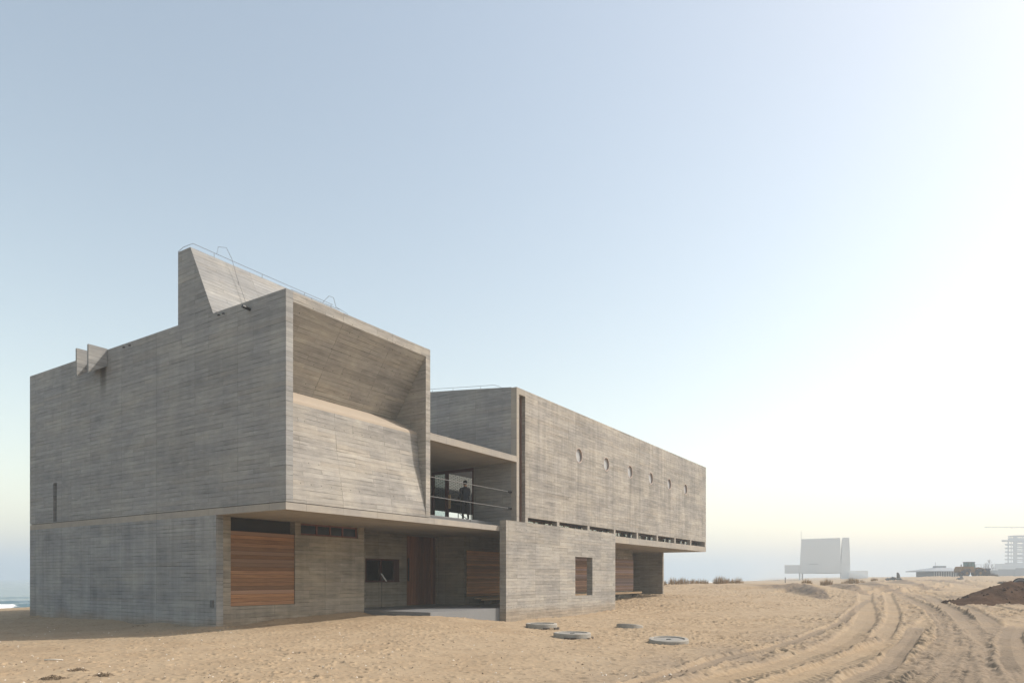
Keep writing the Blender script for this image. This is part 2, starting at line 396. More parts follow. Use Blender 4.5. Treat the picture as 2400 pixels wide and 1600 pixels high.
for q in ((0, 0, -.2), (0, 13, -.25), (8, 13, -.28), (-8, 13, -.2), (20, 30, -.25), (12, 22, -.3), (3, 23, -.3), (28, 46, -.08), (-14, 19, -.15), (-30, 10, -.2), (30, 10, -.2),
          (32, 70, .3), (10, 75, .5), (60, 95, .8), (86, 150, 1.75), (100, 153, 2.0), (130, 180, 2.2), (122, 262, 1.3), (75, 200, .9), (60, 140, .7), (200, 300, 2.2), (90, 60, .6),
          (60, 30, 0), (0, -60, 0), (-60, -60, 0), (80, -60, .2), (300, 600, 2.5), (400, 200, 2.5), (200, 60, 1.0)): CTRL.append(q)
CTRL = np.array(CTRL)
_n = len(CTRL)
_K = np.hypot(CTRL[:, None, 0] - CTRL[None, :, 0], CTRL[:, None, 1] - CTRL[None, :, 1])
_A = np.zeros((_n + 1, _n + 1)); _A[:_n, :_n] = _K; _A[:_n, _n] = 1; _A[_n, :_n] = 1
_w = np.linalg.solve(_A, np.concatenate([CTRL[:, 2], [0]]))
def rbf(x, y):
    r = np.full(np.shape(x), _w[_n])
    for i in range(_n): r = r + _w[i] * np.hypot(x - CTRL[i, 0], y - CTRL[i, 1])
    return r
def ridge(x, y, pts, wf, wb, noise=.0):
    """dune ridge along pts (x, y, height); wf / wb width towards / away from the photographer"""
    out = np.zeros(np.shape(x))
    for i in range(len(pts) - 1):
        p, q = pts[i], pts[i + 1]; dx, dy = q[0] - p[0], q[1] - p[1]; L2 = dx * dx + dy * dy
        t = np.clip(((x - p[0]) * dx + (y - p[1]) * dy) / L2, 0, 1)
        ex, ey = x - p[0] - t * dx, y - p[1] - t * dy
        r = np.hypot(ex, ey); front = (dx * ey - dy * ex) < 0
        w1 = wf[i] + (wf[i + 1] - wf[i]) * t; w2 = wb[i] + (wb[i + 1] - wb[i]) * t
        w = np.where(front, w1, w2); h = p[2] + (q[2] - p[2]) * t
        g = np.clip(1 - r / (w * 2.0), 0, 1); g = g * g * (3 - 2 * g)
        out = np.maximum(out, h * g)
    return out
DUNE_A = [(*at(1500, 69), .45), (*at(1575, 70), .62), (*at(1640, 72), .42), (*at(1700, 72), .50), (*at(1745, 74), .22), (*at(1790, 76), .0)]
DUNE_B = [(*at(1800, 66), .0), (*at(1832, 66), .55), (*at(1872, 67), .50), (*at(1935, 74), .40), (*at(1990, 84), .40), (*at(2050, 98), .35), (*at(2130, 120), .15)]
SPURS = [([(*at(1862, 67), .10), (*at(1893, 63), .74), (*at(1918, 57.5), .60), (*at(1937, 52.5), .0)], [.75, .75, .7, .5], [2.6, 3, 3, 2]),
         ([(*at(1955, 76), .10), (*at(1995, 67), .62), (*at(2040, 57), .0)], [.8, .8, .7], [2.5, 3, 2.5]),
         ([(*at(2005, 86), .10), (*at(2050, 76), .55), (*at(2115, 62), .0)], [.9, 1.0, .9], [3, 3.5, 3]),
         ([(*at(2062, 98), .10), (*at(2120, 86), .5), (*at(2200, 70), .0)], [1.1, 1.2, 1.0], [3, 4, 3]),
         ([(*at(2150, 110), .1), (*at(2210, 98), .35), (*at(2290, 84), .0)], [1.3, 1.3, 1.0], [3, 4, 3])]
TRK_Z = -.27
def img_track(pts, z=TRK_Z):
    return np.array([at(1600 + p[0] / 2.94, (CAMH - z) * F / (1350 + p[1] / 2.94 - HY)) for p in pts])
def catmull(P, n=10):
    P = np.vstack([2 * P[0] - P[1], P, 2 * P[-1] - P[-2]]); out = []
    for i in range(1, len(P) - 2):
        for k in range(n):
            t = k / n; a, b, c, d = P[i - 1], P[i], P[i + 1], P[i + 2]
            out.append(.5 * (2 * b + (c - a) * t + (2 * a - 5 * b + 4 * c - d) * t * t + (3 * b - a - 3 * c + d) * t ** 3))
    out.append(P[-2]); return np.array(out)
TRACKS = [  # points, half width, depth, berm, tread
    ([(-700, 850), (-300, 760), (0, 668), (300, 560), (600, 495), (860, 405), (1080, 320), (1200, 235), (1290, 185)], .26, .06, .07, .014),
    ([(-100, 830), (350, 700), (800, 570), (1100, 450), (1235, 340), (1268, 250), (1258, 185), (1275, 150)], .50, .07, .05, .0115),
    ([(250, 860), (700, 735), (1050, 610), (1400, 470), (1600, 375), (1720, 305), (1755, 250)], .46, .07, .06, .0115),
    ([(1120, 860), (1420, 735), (1640, 610), (1775, 500), (1830, 390), (1780, 300), (1640, 215), (1500, 172)], .42, .06, .06, .022),
    ([(1560, 860), (1640, 760), (1760, 640), (1850, 520), (1880, 420), (1840, 330), (1740, 250)], .34, .05, .05, .022),
    ([(1840, 860), (1880, 735), (1930, 600), (1965, 470), (1925, 350), (1840, 255), (1690, 195), (1560, 165)], .40, .07, .06, .018),
    ([(2080, 860), (2095, 735), (2105, 600), (2075, 460), (1975, 335), (1860, 245), (1760, 200), (1680, 172)], .40, .06, .06, .016),
    ([(2340, 860), (2310, 735), (2255, 630), (2185, 500), (2080, 400), (1960, 310), (1850, 250), (1760, 215)], .44, .07, .07, .012),
    ([(2600, 860), (2480, 735), (2370, 620), (2280, 480), (2180, 370), (2060, 285), (1930, 225), (1830, 190)], .40, .06, .06, .014),
    ([(1000, 860), (1210, 720), (1420, 600), (1480, 520), (1560, 430), (1620, 330)], .30, .04, .05, .012),
    ([(1330, 430), (1400, 370), (1450, 290), (1440, 220), (1420, 180), (1400, 150)], .34, .06, .06, .010),
    ([(2300, 330), (2260, 420), (2290, 560), (2400, 700)], .35, .05, .05, .012),
    ([(2352, 260), (2200, 235), (2000, 200), (1800, 178), (1600, 160)], .35, .06, .07, .010),
    ([(2352, 220), (2100, 195), (1900, 178), (1700, 160), (1500, 148), (1340, 142)], .40, .07, .07, .010),
    ([(1200, 165), (1350, 158), (1560, 140), (1720, 118), (1790, 100)], .40, .06, .07, .0),
]
TRACKS = [(catmull(img_track(p)), w, d, b, t) for p, w, d, b, t in TRACKS]
FAR_TRACKS = []   # tracks climbing the rise behind
for pts, w in (([(1940, 80), (2090, 100), (2190, 108)], .5), ([(36, 62), (60, 75), (70, 100), (82, 140)], .6), ([(40, 58), (66, 78), (80, 110), (92, 150)], .6), ([(33, 60), (52, 84), (58, 110), (74, 150)], .6),
               ([(28, 56), (44, 74), (60, 82), (75, 84)], .6), ([(46, 60), (62, 96), (80, 120), (86, 136)], .6)):
    if pts[0][0] > 1000: P = np.array([at(*p) for p in pts])
    else: P = np.array(pts, float)
    FAR_TRACKS.append((catmull(P), w, .16, .2, 0.0))
def track_field(x, y, tracks):
    dz = np.zeros(x.shape); press = np.zeros(x.shape)
    for P, w, d, berm, tread in tracks:
        m = (x > P[:, 0].min() - 2) & (x < P[:, 0].max() + 2) & (y > P[:, 1].min() - 2) & (y < P[:, 1].max() + 2)
        idx = np.nonzero(m)
        if len(idx[0]) == 0: continue
        xs, ys = x[idx], y[idx]
        best = np.full(xs.shape, 1e9); sg = np.zeros(xs.shape); arc = np.zeros(xs.shape); L = 0.0
        for i in range(len(P) - 1):
            p, q = P[i], P[i + 1]; e = q - p; l2 = e @ e
            if l2 < 1e-9: continue
            t = np.clip(((xs - p[0]) * e[0] + (ys - p[1]) * e[1]) / l2, 0, 1)
            ex, ey = xs - p[0] - t * e[0], ys - p[1] - t * e[1]; r = np.hypot(ex, ey)
            k = r < best; best = np.where(k, r, best); sg = np.where(k, np.sign(e[0] * ey - e[1] * ex), sg); arc = np.where(k, L + t * math.sqrt(l2), arc)
            L += math.sqrt(l2)
        wv = w * (1 + .25 * vnoise(arc * .8, xs * 0 + P[0, 0]))
        fade = sstep(arc, 0, 1.5) * sstep(L - arc, 0, 2.5)
        ins = 1 - sstep(best, wv * .78, wv * 1.02)
        be = np.exp(-((best - wv * 1.2) / (w * .22)) ** 2) * (1 + 1.0 * vnoise(arc * 1.1, sg * 7 + P[0, 1]) + .9 * vnoise(xs * 7, ys * 7, 3.0))
        ch = np.sin((arc + best * 1.25) * 2 * math.pi / .28)
        tr = 2.4 * tread * np.where(ch > 0, ch, ch * .5) * ins * (.5 + vnoise(arc * .7, xs * 0 + 3.3) + .4)
        clod = np.exp(-((best - wv * 1.45) / (w * .5)) ** 2) * np.clip(vnoise(xs * 5.5, ys * 5.5, 9.0) + .05, 0, 1) * .10
        dz[idx] = dz[idx] * (1 - ins * fade) + fade * (clod - d * .8 * ins + berm * .5 * be + tr)
        press[idx] = np.maximum(press[idx], fade * ins)
    return dz, press
def base_h(x, y):
    D = shore_dist(x, y)
    inland = rbf(x, y)
    k = sstep(D, 2, 24)
    beach = SEA + np.where(D < 0, D * .03, np.minimum(D, 30) * .055)
    beach = np.maximum(beach, SEA - 3)
    wide = sstep(y, 90, 180) * 1.0           # the shore flat is broader further along
    k = sstep(D, 2, 24 + 60 * wide)
    return beach * (1 - k) + inland * k
def ground_h(x, y, fine=True):
    z = base_h(x, y)
    z = z + ridge(x, y, DUNE_A, [6, 7, 7, 6, 6, 5], [6] * 6)
    z = z + ridge(x, y, DUNE_B, [1.2, 1.0, 1.6, 5, 8, 11, 12], [5, 5, 5, 6, 7, 8, 8])
    for P, wl, wr in SPURS: z = z + ridge(x, y, P, wl, wr)
    D = shore_dist(x, y); dry = sstep(D, 6, 30)
    z = z + dry * (.05 * fbm(x * .35, y * .35, 3, 5.0) + sstep(y, 40, 110) * (.30 * fbm(x * .16, y * .12, 4, 8.0) + .22 * fbm(x * .55, y * .30, 3, 18.0)))
    return z
def gz(x, y):
    return float(ground_h(np.array([float(x)]), np.array([float(y)]))[0])

def make_ground():
    ys = np.concatenate([np.linspace(-90, 5, 30)[:-1], np.linspace(5, 9, 12)[:-1], 9 * (75 / 9) ** np.linspace(0, 1, 1020)[:-1], 75 * (3000 / 75) ** np.linspace(0, 1, 170)])
    ss = np.concatenate([-np.exp(np.linspace(math.log(6), math.log(.80), 40))[:-1], np.linspace(-.80, .80, 940), np.exp(np.linspace(math.log(.80), math.log(6), 40))[1:]])
    S, Y = np.meshgrid(ss, ys); X = S * np.hypot(Y, 4.0)
    X = np.clip(X, -3100, 3100)
    z = ground_h(X, Y)
    D = shore_dist(X, Y); dry = sstep(D, 8, 28)
    near = 1 - sstep(Y, 60, 95)
    dz1, pr1 = track_field(X, Y, TRACKS); dz2, pr2 = track_field(X, Y, FAR_TRACKS)
    press = np.maximum(pr1, pr2)
    # churned, trampled sand
    churn = sstep(fbm(X * .22, Y * .22, 3, 31.0), -.35, .25)
    left = 1 - sstep(X, -9, 1)                       # smoother, wind-blown sand at the left
    foot = np.zeros(X.shape)
    mask = (Y > 8) & (Y < 95) & (np.abs(S) < .85)
    xm, ym = X[mask], Y[mask]
    f = np.zeros(xm.shape)
    for cell, dep, rad in ((.52, .075, .13), (.30, .05, .075), (.62, .12, .20)):
        far_ = sstep(ym, 20, 34); wt = far_ if cell > .6 else 1 - .6 * far_      # bigger scuffs are what still reads further off
        gx, gy = np.floor(xm / cell), np.floor(ym / cell)
        for ox in (-1, 0, 1):
            for oy in (-1, 0, 1):
                cx, cy = gx + ox, gy + oy
                px = (cx + .1 + .8 * _hash(cx, cy, cell)) * cell; py = (cy + .1 + .8 * _hash(cx, cy, cell + 2)) * cell
                on = _hash(cx, cy, cell + 4) > .22
                an = _hash(cx, cy, cell + 6) * 6.28
                dx, dy = xm - px, ym - py
                a_ = dx * np.cos(an) + dy * np.sin(an); b_ = -dx * np.sin(an) + dy * np.cos(an)
                r = np.hypot(a_ / rad, b_ / (rad * .55))
                f = f + wt * on * dep * (-np.exp(-r * r * 1.6) + .55 * np.exp(-((r - 1.35) / .4) ** 2))
    foot[mask] = f
    amp = (.50 + .50 * (1 - left)) * (.35 + .65 * churn)
    amp = amp * (1 - .9 * press)
    z = z + near * dry * amp * foot
    z = z + near * dry * (1 - .8 * press) * (.014 * fbm(X * 2.1, Y * 2.1, 4, 40.0) * (.6 + 1.2 * (1 - left)) + .006 * fbm(X * 9, Y * 9, 2, 50.0))
    z = z + dz1 + dz2
    # sand is swept up against the foot of the building
    rel = np.stack([X - ORG[0], Y - ORG[1]], -1); a = rel @ U; b = rel @ V
    z = z + .05 * np.exp(-(a / .8) ** 2) * ((b > 3.3) & (b < 17.5)) * (1 + 3 * vnoise(b * .6, a * .2, 77.0))
    z = z + .16 * np.exp(-((b - 3.45) / .42) ** 2) * sstep(a, .6, 2.5) * (1 - sstep(a, 6.2, 7.2)) * (b < 3.6)
    under = ((a > 7.0) & (a < 22.8) & (b > .1) & (b < 16.8)) | ((a > 22) & (a < 34.2) & (b > 3.7) & (b < 16.8))
    z = np.where(under, np.minimum(z, .2), z)
    pocket = np.exp(-((a - 10.6) / 1.5) ** 2 - ((b + .3) / .9) ** 2); z = z - .06 * pocket
    v = np.stack([X, Y, z], -1).reshape(-1, 3)
    ny, nx = X.shape
    idx = np.arange(ny * nx).reshape(ny, nx)
    q = np.stack([idx[:-1, :-1], idx[:-1, 1:], idx[1:, 1:], idx[1:, :-1]], -1).reshape(-1, 4)
    me = bpy.data.meshes.new('sand_ground'); me.vertices.add(len(v)); me.vertices.foreach_set('co', v.ravel().astype(np.float32))
    me.loops.add(q.size); me.loops.foreach_set('vertex_index', q.ravel().astype(np.int32))
    me.polygons.add(len(q)); me.polygons.foreach_set('loop_start', np.arange(0, q.size, 4, dtype=np.int32))
    me.update(calc_edges=True)
    me.polygons.foreach_set('use_smooth', np.ones(len(q), bool))
    at_ = me.attributes.new('worn', 'FLOAT', 'POINT')
    cut_shade = np.zeros(X.shape)  # damp dug faces, plus shade painted on the sides away from the sun
    for i, (P, wl, wr) in enumerate(SPURS):
        h1 = ridge(X, Y, [(p[0], p[1], 1.0) for p in P], [w * 1.15 for w in wl], [.25] * len(P)); cut_shade = np.maximum(cut_shade, np.clip(h1 * 1.6, 0, 1) * (1.0, .8, .8, .8, .7)[i])
    b1 = ridge(X, Y, [(*at(1806, 66), .8), (*at(1840, 65.5), 1.0), (*at(1885, 65.5), 1.0)], [1.4] * 3, [.3] * 3); cut_shade = np.maximum(cut_shade, np.clip(b1 * 1.6, 0, 1))
    cut_shade = cut_shade * (.7 + .6 * fbm(X * 1.2, Y * .5, 3, 61.0))
    ac = me.attributes.new('dug', 'FLOAT', 'POINT'); ac.data.foreach_set('value', np.clip(cut_shade, 0, 1).ravel().astype(np.float32))
    road = sstep(X, -1, 7) * (1 - .0) * sstep(Y, 6, 12)
    zone = np.zeros(X.shape)
    for P, w, d, be, t in TRACKS + FAR_TRACKS:
        for p in P[::5]: zone = np.maximum(zone, np.exp(-((X - p[0]) ** 2 + (Y - p[1]) ** 2) / (1.7 ** 2)))
    blot = fbm(X * .9, Y * .35, 3, 91.0)
    tr_dark = np.zeros(X.shape)
    for k, T in enumerate(TRACKS):
        if T[4] >= .012: tr_dark = np.maximum(tr_dark, track_field(X, Y, [T])[1])
    w_ = np.clip(zone * (.55 + .9 * blot), 0, 1); w_ = w_ * (1 - press) + press * np.clip(.15 + .75 * tr_dark + .5 * blot, 0, 1)
    at_.data.foreach_set('value', np.clip(w_, 0, 1).ravel().astype(np.float32))
    aw = me.attributes.new('wet', 'FLOAT', 'POINT')
    aw.data.foreach_set('value', (1 - sstep(D, 1, 9)).ravel().astype(np.float32))
    me.materials.append(M['sand'])
    return tag(link('sand_ground', me), kind='structure')

def sand_material():
    m = NT('beach_sand')
    tc = m.n('ShaderNodeNewGeometry').outputs['Position']
    big = m.noise(tc, .09, 4, .6); mid = m.noise(tc, .7, 5, .6); fine = m.noise(tc, 9.0, 4, .65); grit = m.noise(tc, 55.0, 2, .6)
    worn = m.n('ShaderNodeAttribute', attribute_name='worn').outputs['Fac']; wet = m.n('ShaderNodeAttribute', attribute_name='wet').outputs['Fac']
    c = m.mix(m.smooth(mid, .3, .7), (.295, .219, .140), (.352, .268, .176))
    c = m.mix(m.math('MULTIPLY', m.smooth(big, .4, .65), .5), c, (.325, .256, .176))
    c = m.mix(m.math('MULTIPLY', worn, .9), c, (.225, .178, .130))
    c = m.mix(m.math('MULTIPLY', m.smooth(fine, .55, .68), .5), c, (.17, .125, .085))
    c = m.mix(m.math('MULTIPLY', m.smooth(grit, .68, .74), .5), c, (.50, .44, .35))
    sp = m.n('ShaderNodeTexVoronoi'); m.inp(sp.inputs['Vector'], tc); sp.inputs['Scale'].default_value = 5.5
    spm = m.math('MULTIPLY', m.smooth(sp.outputs['Distance'], .05, .12, 1, 0), m.smooth(m.sep(sp.outputs['Color'])[0], .8, .85))
    c = m.mix(m.math('MULTIPLY', spm, .8), c, (.13, .10, .075))
    dug = m.n('ShaderNodeAttribute', attribute_name='dug').outputs['Fac']
    c = m.mix(m.math('MULTIPLY', dug, 1.0), c, (.125, .10, .08))          # damp dug sand, with the shade of its sunless side put into the colour
    c = m.mix(wet, c, (.14, .115, .09))
    # fine scuffs and ripples
    vo = m.n('ShaderNodeTexVoronoi', feature='SMOOTH_F1'); m.inp(vo.inputs['Vector'], tc); vo.inputs['Scale'].default_value = 4.2
    nb = m.bump(vo.outputs['Distance'], .035, .55)
    nb = m.bump(fine, .02, .6, nb); nb = m.bump(grit, .004, .6, nb)
    return m.done(c, m.lin(wet, 0, 1, .95, .25), nb, .2)
M['sand'] = sand_material()
make_ground()

# ------------------------------------------------------------------ sea
def make_sea():
    # strips parallel to the waterline
    offs = np.concatenate([np.linspace(6, -40, 140), -40 - np.geomspace(1, 2400, 60)])
    seg = []
    for i in range(len(SHORE) - 1):
        n = [30, 420, 60, 20][i]
        for k in range(n): seg.append(SHORE[i] + (SHORE[i + 1] - SHORE[i]) * k / n)
    seg.append(SHORE[-1]); seg = np.array(seg)
    # smooth the corners
    for _ in range(6): seg[1:-1] = (seg[:-2] + 2 * seg[1:-1] + seg[2:]) / 4
    tn = np.gradient(seg, axis=0); tn /= np.linalg.norm(tn, axis=1)[:, None]
    nrm = np.stack([tn[:, 1], -tn[:, 0]], -1)          # inland
    arc = np.concatenate([[0], np.cumsum(np.linalg.norm(np.diff(seg, axis=0), axis=1))])
    fixed = np.array([.90, -.43])                       # far out every strip shares one direction so they never cross
    A, O = np.meshgrid(arc, offs)
    k = sstep(-O, 30, 400)[..., None]
    dirn = nrm[None] * (1 - k) + fixed * k
    X = seg[None, :, 0] + dirn[..., 0] * O; Y = seg[None, :, 1] + dirn[..., 1] * O
    wob = 2.2 * fbm(A * .05, A * 0 + 2, 3, 3.0) + .5 * fbm(A * .3, A * 0 + 9, 2, 5.0)
    P = O + wob
    z = np.full(X.shape, SEA)
    foam = np.zeros(X.shape)
    for c0, wd, h, s in ((-12, 1.3, .42, 1.0), (-27, 1.6, .30, 2.0), (-3.0, .8, .07, 3.0), (-48, 2.5, .25, 4.0)):
        pr = P - c0
        z = z + h * np.exp(-(np.where(pr > 0, pr / (wd * .5), pr / (wd * 2.2))) ** 2)
        on = sstep(fbm(A * .035, A * 0 + s * 5, 3, s), -.25 if c0 > -20 else .1, .15 if c0 > -20 else .4)
        foam = np.maximum(foam, on * np.exp(-((pr - .2) / (wd * .8)) ** 2) * (.65 + 1.1 * fbm(X * .8, Y * .8, 3, 6.0)))
    lace = sstep(fbm(X * .35, Y * .35, 3, 12.0), .05, .35) * (O > -13) * .55
    foam = np.maximum(foam, lace * sstep(-P, -1, 3))
    foam = np.maximum(foam, .75 * np.exp(-((P - .2) / .8) ** 2))
    z = z + (.06 * fbm(X * .25, Y * .6, 3, 21.0) + .05 * fbm(X * 1.1, Y * 1.6, 2, 25.0)) * sstep(-P, 1, 12)
    v = np.stack([X, Y, z], -1).reshape(-1, 3).astype(np.float32); ny, nx = X.shape
    idx = np.arange(ny * nx).reshape(ny, nx); q = np.stack([idx[:-1, :-1], idx[1:, :-1], idx[1:, 1:], idx[:-1, 1:]], -1).reshape(-1, 4)
    me = bpy.data.meshes.new('sea_water'); me.from_pydata(v.tolist(), [], q.tolist())
    me.polygons.foreach_set('use_smooth', [True] * len(q))
    at_ = me.attributes.new('foam', 'FLOAT', 'POINT'); at_.data.foreach_set('value', np.clip(foam, 0, 1).ravel().astype(np.float32))
    m = NT('sea_water')
    tc = m.n('ShaderNodeNewGeometry').outputs['Position']
    fo = m.n('ShaderNodeAttribute', attribute_name='foam').outputs['Fac']
    br = m.noise(tc, 1.6, 4, .6)
    fm = m.smooth(m.math('ADD', fo, m.math('MULTIPLY', m.math('SUBTRACT', br, .5), .5)), .35, .6)
    c = m.mix(fm, (.075, .13, .15), (.80, .82, .83))
    w1 = m.noise(tc, .9, 4, .6); w2 = m.noise(tc, 4.0, 3, .6)
    nb = m.bump(w1, .30, .7); nb = m.bump(w2, .05, .6, nb)
    me.materials.append(m.done(c, m.lin(fm, 0, 1, .12, .8), nb, .5))
    if me.polygons[0].normal.z < 0: me.flip_normals()
    tag(link('sea_water', me), kind='structure')
make_sea()

# ------------------------------------------------------------------ the library
RZ = math.pi / 2 - TH
lib = thing('library_building', 'large board-marked concrete library on the sand with timber shutters and six round portholes', 'library', (ORG[0], ORG[1], 0), RZ)
JZ = 3.96
# end wall, facing left: lower storey, upper storey with a slot, hood gable
mb = MB(); mb.wall('y', 3.49, 16.9, -1.0, 3.735, 0, .26); mb.build('lower_end_wall', M['conc_end_low'], lib)
mb = MB(); mb.wall('y', 0, 16.9, JZ + .022, 10.43, 0, .27, [(14.46, 14.76, JZ + .06, 5.62)]); endw = mb.build('upper_end_wall', M['conc_end'], lib)
mb = MB(); mb.box(.20, .25, 14.46, 14.76, JZ + .06, 5.62); mb.build('slot_window_panel', M['dark'], endw)
mb = MB(); mb.box(0.0, .27, 0, 16.9, 3.737, JZ); mb.box(.27, 40.75, 0, 16.9, 3.737, JZ); mb.build('first_floor_slab', M['conc_smooth'], lib)
mb = MB(); mb.box(.03, .27, .03, 16.8, JZ, JZ + .022); mb.box(.27, 6.7, .03, .3, JZ, JZ + .022); mb.build('shadow_joint', M['dark'], lib)
# hood (skylight wedge) on the roof
mb = MB(); mb.prism([(5.68, 10.432), (5.68, 12.97), (4.95, 12.96), (3.66, 10.432)], 'x', 0, 6.79); mb.build('skylight_hood', M['conc_end'], lib)
# sculpted recess of the near block
mb = MB(); mb.prism([(0, 10.42), (0, 10.11), (1.55, 7.875), (1.85, 7.875), (1.85, 10.1), (16.9, 10.1), (16.9, 10.42)], 'x', .272, 6.53); mb.build('roof_and_soffit', M['conc'], lib)
prof = [(0, JZ + .022), (.03, 4.25), (.10, 4.66), (.19, 5.15), (.27, 5.6), (.34, 5.98), (.40, 6.65), (.44, 7.15)]
mb = MB(); mb.prism(prof + [(1.8, 7.15), (1.8, JZ + .022)], 'x', .272, 6.529); mb.build('leaning_panel', M['conc'], lib)
led = [(.44, 7.152), (.46, 7.24), (.53, 7.31), (.73, 7.40), (1.12, 7.63), (1.56, 7.86)]
mb = MB(); mb.prism(led + [(1.8, 7.86), (1.8, 7.152)], 'x', .272, 6.529); mb.build('smooth_ledge', M['plaster'], lib)
mb = MB(); mb.wall('y', 0, 16.9, JZ + .022, 10.425, 6.53, 6.79); mb.build('side_fin_wall', M['conc'], lib)
# terrace between the blocks
mb = MB(); mb.box(6.792, 12.938, 0.0, 16.6, 6.97, 7.245); mb.build('terrace_roof', M['conc_smooth'], lib)
mb = MB(); mb.box(6.80, 12.93, 1.3, 12.0, JZ, 4.27); mb.build('terrace_deck', M['floor'], lib)
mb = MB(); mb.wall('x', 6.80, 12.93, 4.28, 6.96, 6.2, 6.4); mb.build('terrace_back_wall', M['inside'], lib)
# long block
top = [(0, 10.42), (2.7, 10.70), (5.11, 10.93), (8, 11.16), (12, 11.34), (16.9, 11.40)]
mb = MB()
OPN = (2.45, 5.05, JZ, 6.93)                      # glazed opening b0, b1, z0, z1
mb.wall('y', 0.30, 16.9, JZ + .003, 10.40, 12.94, 13.16, [OPN])
mb.prism([(.30, 10.40)] + [(max(p[0], .30), p[1] + (.031 if p[0] < .3 else 0)) for p in top] + [(16.9, 10.40)], 'x', 12.94, 13.16)
mb.build('long_block_end_wall', M['conc_end'], lib)
ov = [(19.1 + 3.37 * i, 8.175, .40) for i in range(6)]
mb = MB(); mb.wall('x', 13.69, 40.75, 4.50, 10.42, 0, .30, circles=ov); lw = mb.build('long_front_wall', M['conc_front'], lib)
mb = MB(); mb.box(12.94, 13.16, 0, .30, JZ + .003, 10.42); mb.box(13.16, 13.69, 0, .30, 10.13, 10.42); mb.build('corner_pier', M['conc_smooth'], lib)
mb = MB()
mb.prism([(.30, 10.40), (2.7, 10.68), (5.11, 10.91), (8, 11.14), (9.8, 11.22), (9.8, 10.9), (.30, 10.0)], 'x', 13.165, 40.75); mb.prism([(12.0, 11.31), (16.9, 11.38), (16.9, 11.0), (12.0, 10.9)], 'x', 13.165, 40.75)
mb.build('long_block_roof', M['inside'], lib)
mb = MB(); mb.wall('y', .30, 16.9, JZ + .003, 10.42, 40.50, 40.75); mb.build('far_end_wall', M['conc_end'], lib)
mb = MB(); mb.wall('x', .27, 40.5, JZ + .003, 10.1, 16.6, 16.9, [(15.0, 34.0, 4.0, 7.6)]); mb.build('sea_side_wall', M['conc_end'], lib)
# tall slot window with brown frame
mb = MB(); mb.box(13.16, 13.24, .20, .28, JZ + .003, 10.13); mb.box(13.24, 13.69, .20, .28, 10.05, 10.13); mb.box(13.60, 13.69, .20, .28, JZ + .003, 10.05); mb.box(13.40, 13.44, .20, .28, JZ + .003, 10.05)
sf = mb.build('slot_window_frame', M['bronze'], lib)
mb = MB(); mb.box(13.24, 13.60, .25, .262, JZ + .1, 10.05); mb.build('pane', M['glass'], sf)
mb = MB(); mb.box(13.15, 13.30, .10, .24, 5.42, 5.56); mb.build('stay_bracket', M['bench'], sf)
mb = MB(); mb.box(13.17, 13.68, .9, .95, JZ, 10.0); mb.build('blind', M['dark'], sf)
# ribbon of openings at the foot of the long block
mb = MB(); mb.box(13.69, 40.75, 0, .30, JZ + .002, 4.12); mb.build('ribbon_sill', M['conc_smooth'], lib)
posts = [13.69, 16.72, 20.10, 23.48, 26.86, 30.24, 33.62, 37.0, 40.50]
pm = MB(); pm.box(0, .24, 0, .30, 4.121, 4.499); pme = pm.mesh('ribbon_post', M['conc_smooth'])
for p in posts: link('ribbon_post', pme, lib, (p, .002, 0))
fm_ = MB(); fm_.box(0, 3.0, .0, .05, 4.125, 4.18); fm_.box(0, 3.0, 0, .05, 4.44, 4.495)
for x in (0, .72, 1.46, 2.2, 2.94): fm_.box(x, x + .06, 0, .05, 4.18, 4.44)
fme = fm_.mesh('ribbon_window_frame', M['bronze'])
gm_ = MB(); gm_.box(.06, 2.94, .02, .03, 4.18, 4.44); gme = gm_.mesh('pane', M['glass'])
for p, q in zip(posts[:-1], posts[1:]):
    o = link('ribbon_window', fme, lib, (p + .27, .55, 0)); link('pane', gme, o)
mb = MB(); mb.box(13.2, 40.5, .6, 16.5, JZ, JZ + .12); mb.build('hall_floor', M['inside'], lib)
# portholes
rm = MB(); rm.lathe([(.362, -.06), (.362, .035), (.40, .035), (.40, -.06)], 40)
rme = rm.mesh('porthole_ring', M['copper']); rme.transform(Matrix.Rotation(R(90), 4, 'X'))
pm = MB(); pm.lathe([(0.0, 0), (.361, 0), (.361, -.02), (0, -.02)], 40); pme2 = pm.mesh('pane', M['frost']); pme2.transform(Matrix.Rotation(R(90), 4, 'X'))
for (x, z, r) in ov:
    o = link('porthole', rme, lib, (x, .03, z)); link('pane', pme2, o, (0, .07, 0))
# drain chute on the end wall: two fins and a sloping floor
mb = MB()
for b0 in (10.40, 11.28): mb.prism([(-.69, 10.46), (0, 10.46), (0, 9.80), (-.30, 9.62), (-.69, 9.38)], 'y', b0, b0 + .10)
mb.prism([(-.30, 9.66), (0, 9.84), (0, 9.92), (-.30, 9.74)], 'y', 10.50, 11.28)
mb.build('drain_chute', M['conc_end'], lib)
mb = MB(); mb.tube([(.1, 1.72, 10.14), (-.28, 1.72, 10.16)], .05, 12); mb.build('drain_pipe', M['black'], lib)
mb = MB(); mb.box(-.04, 0, 3.62, 3.78, .68, .92); mb.build('meter_box', M['meter'], lib)
k = MB(); k.tube([(-.01, 0, 10.30), (-.08, 0, 10.27)], .025, 6); pge = k.mesh('wall_peg', M['black'])
for b0 in (9.15, 8.75, 3.05, 3.30): link('wall_peg', pge, lib, (0, b0, 0))

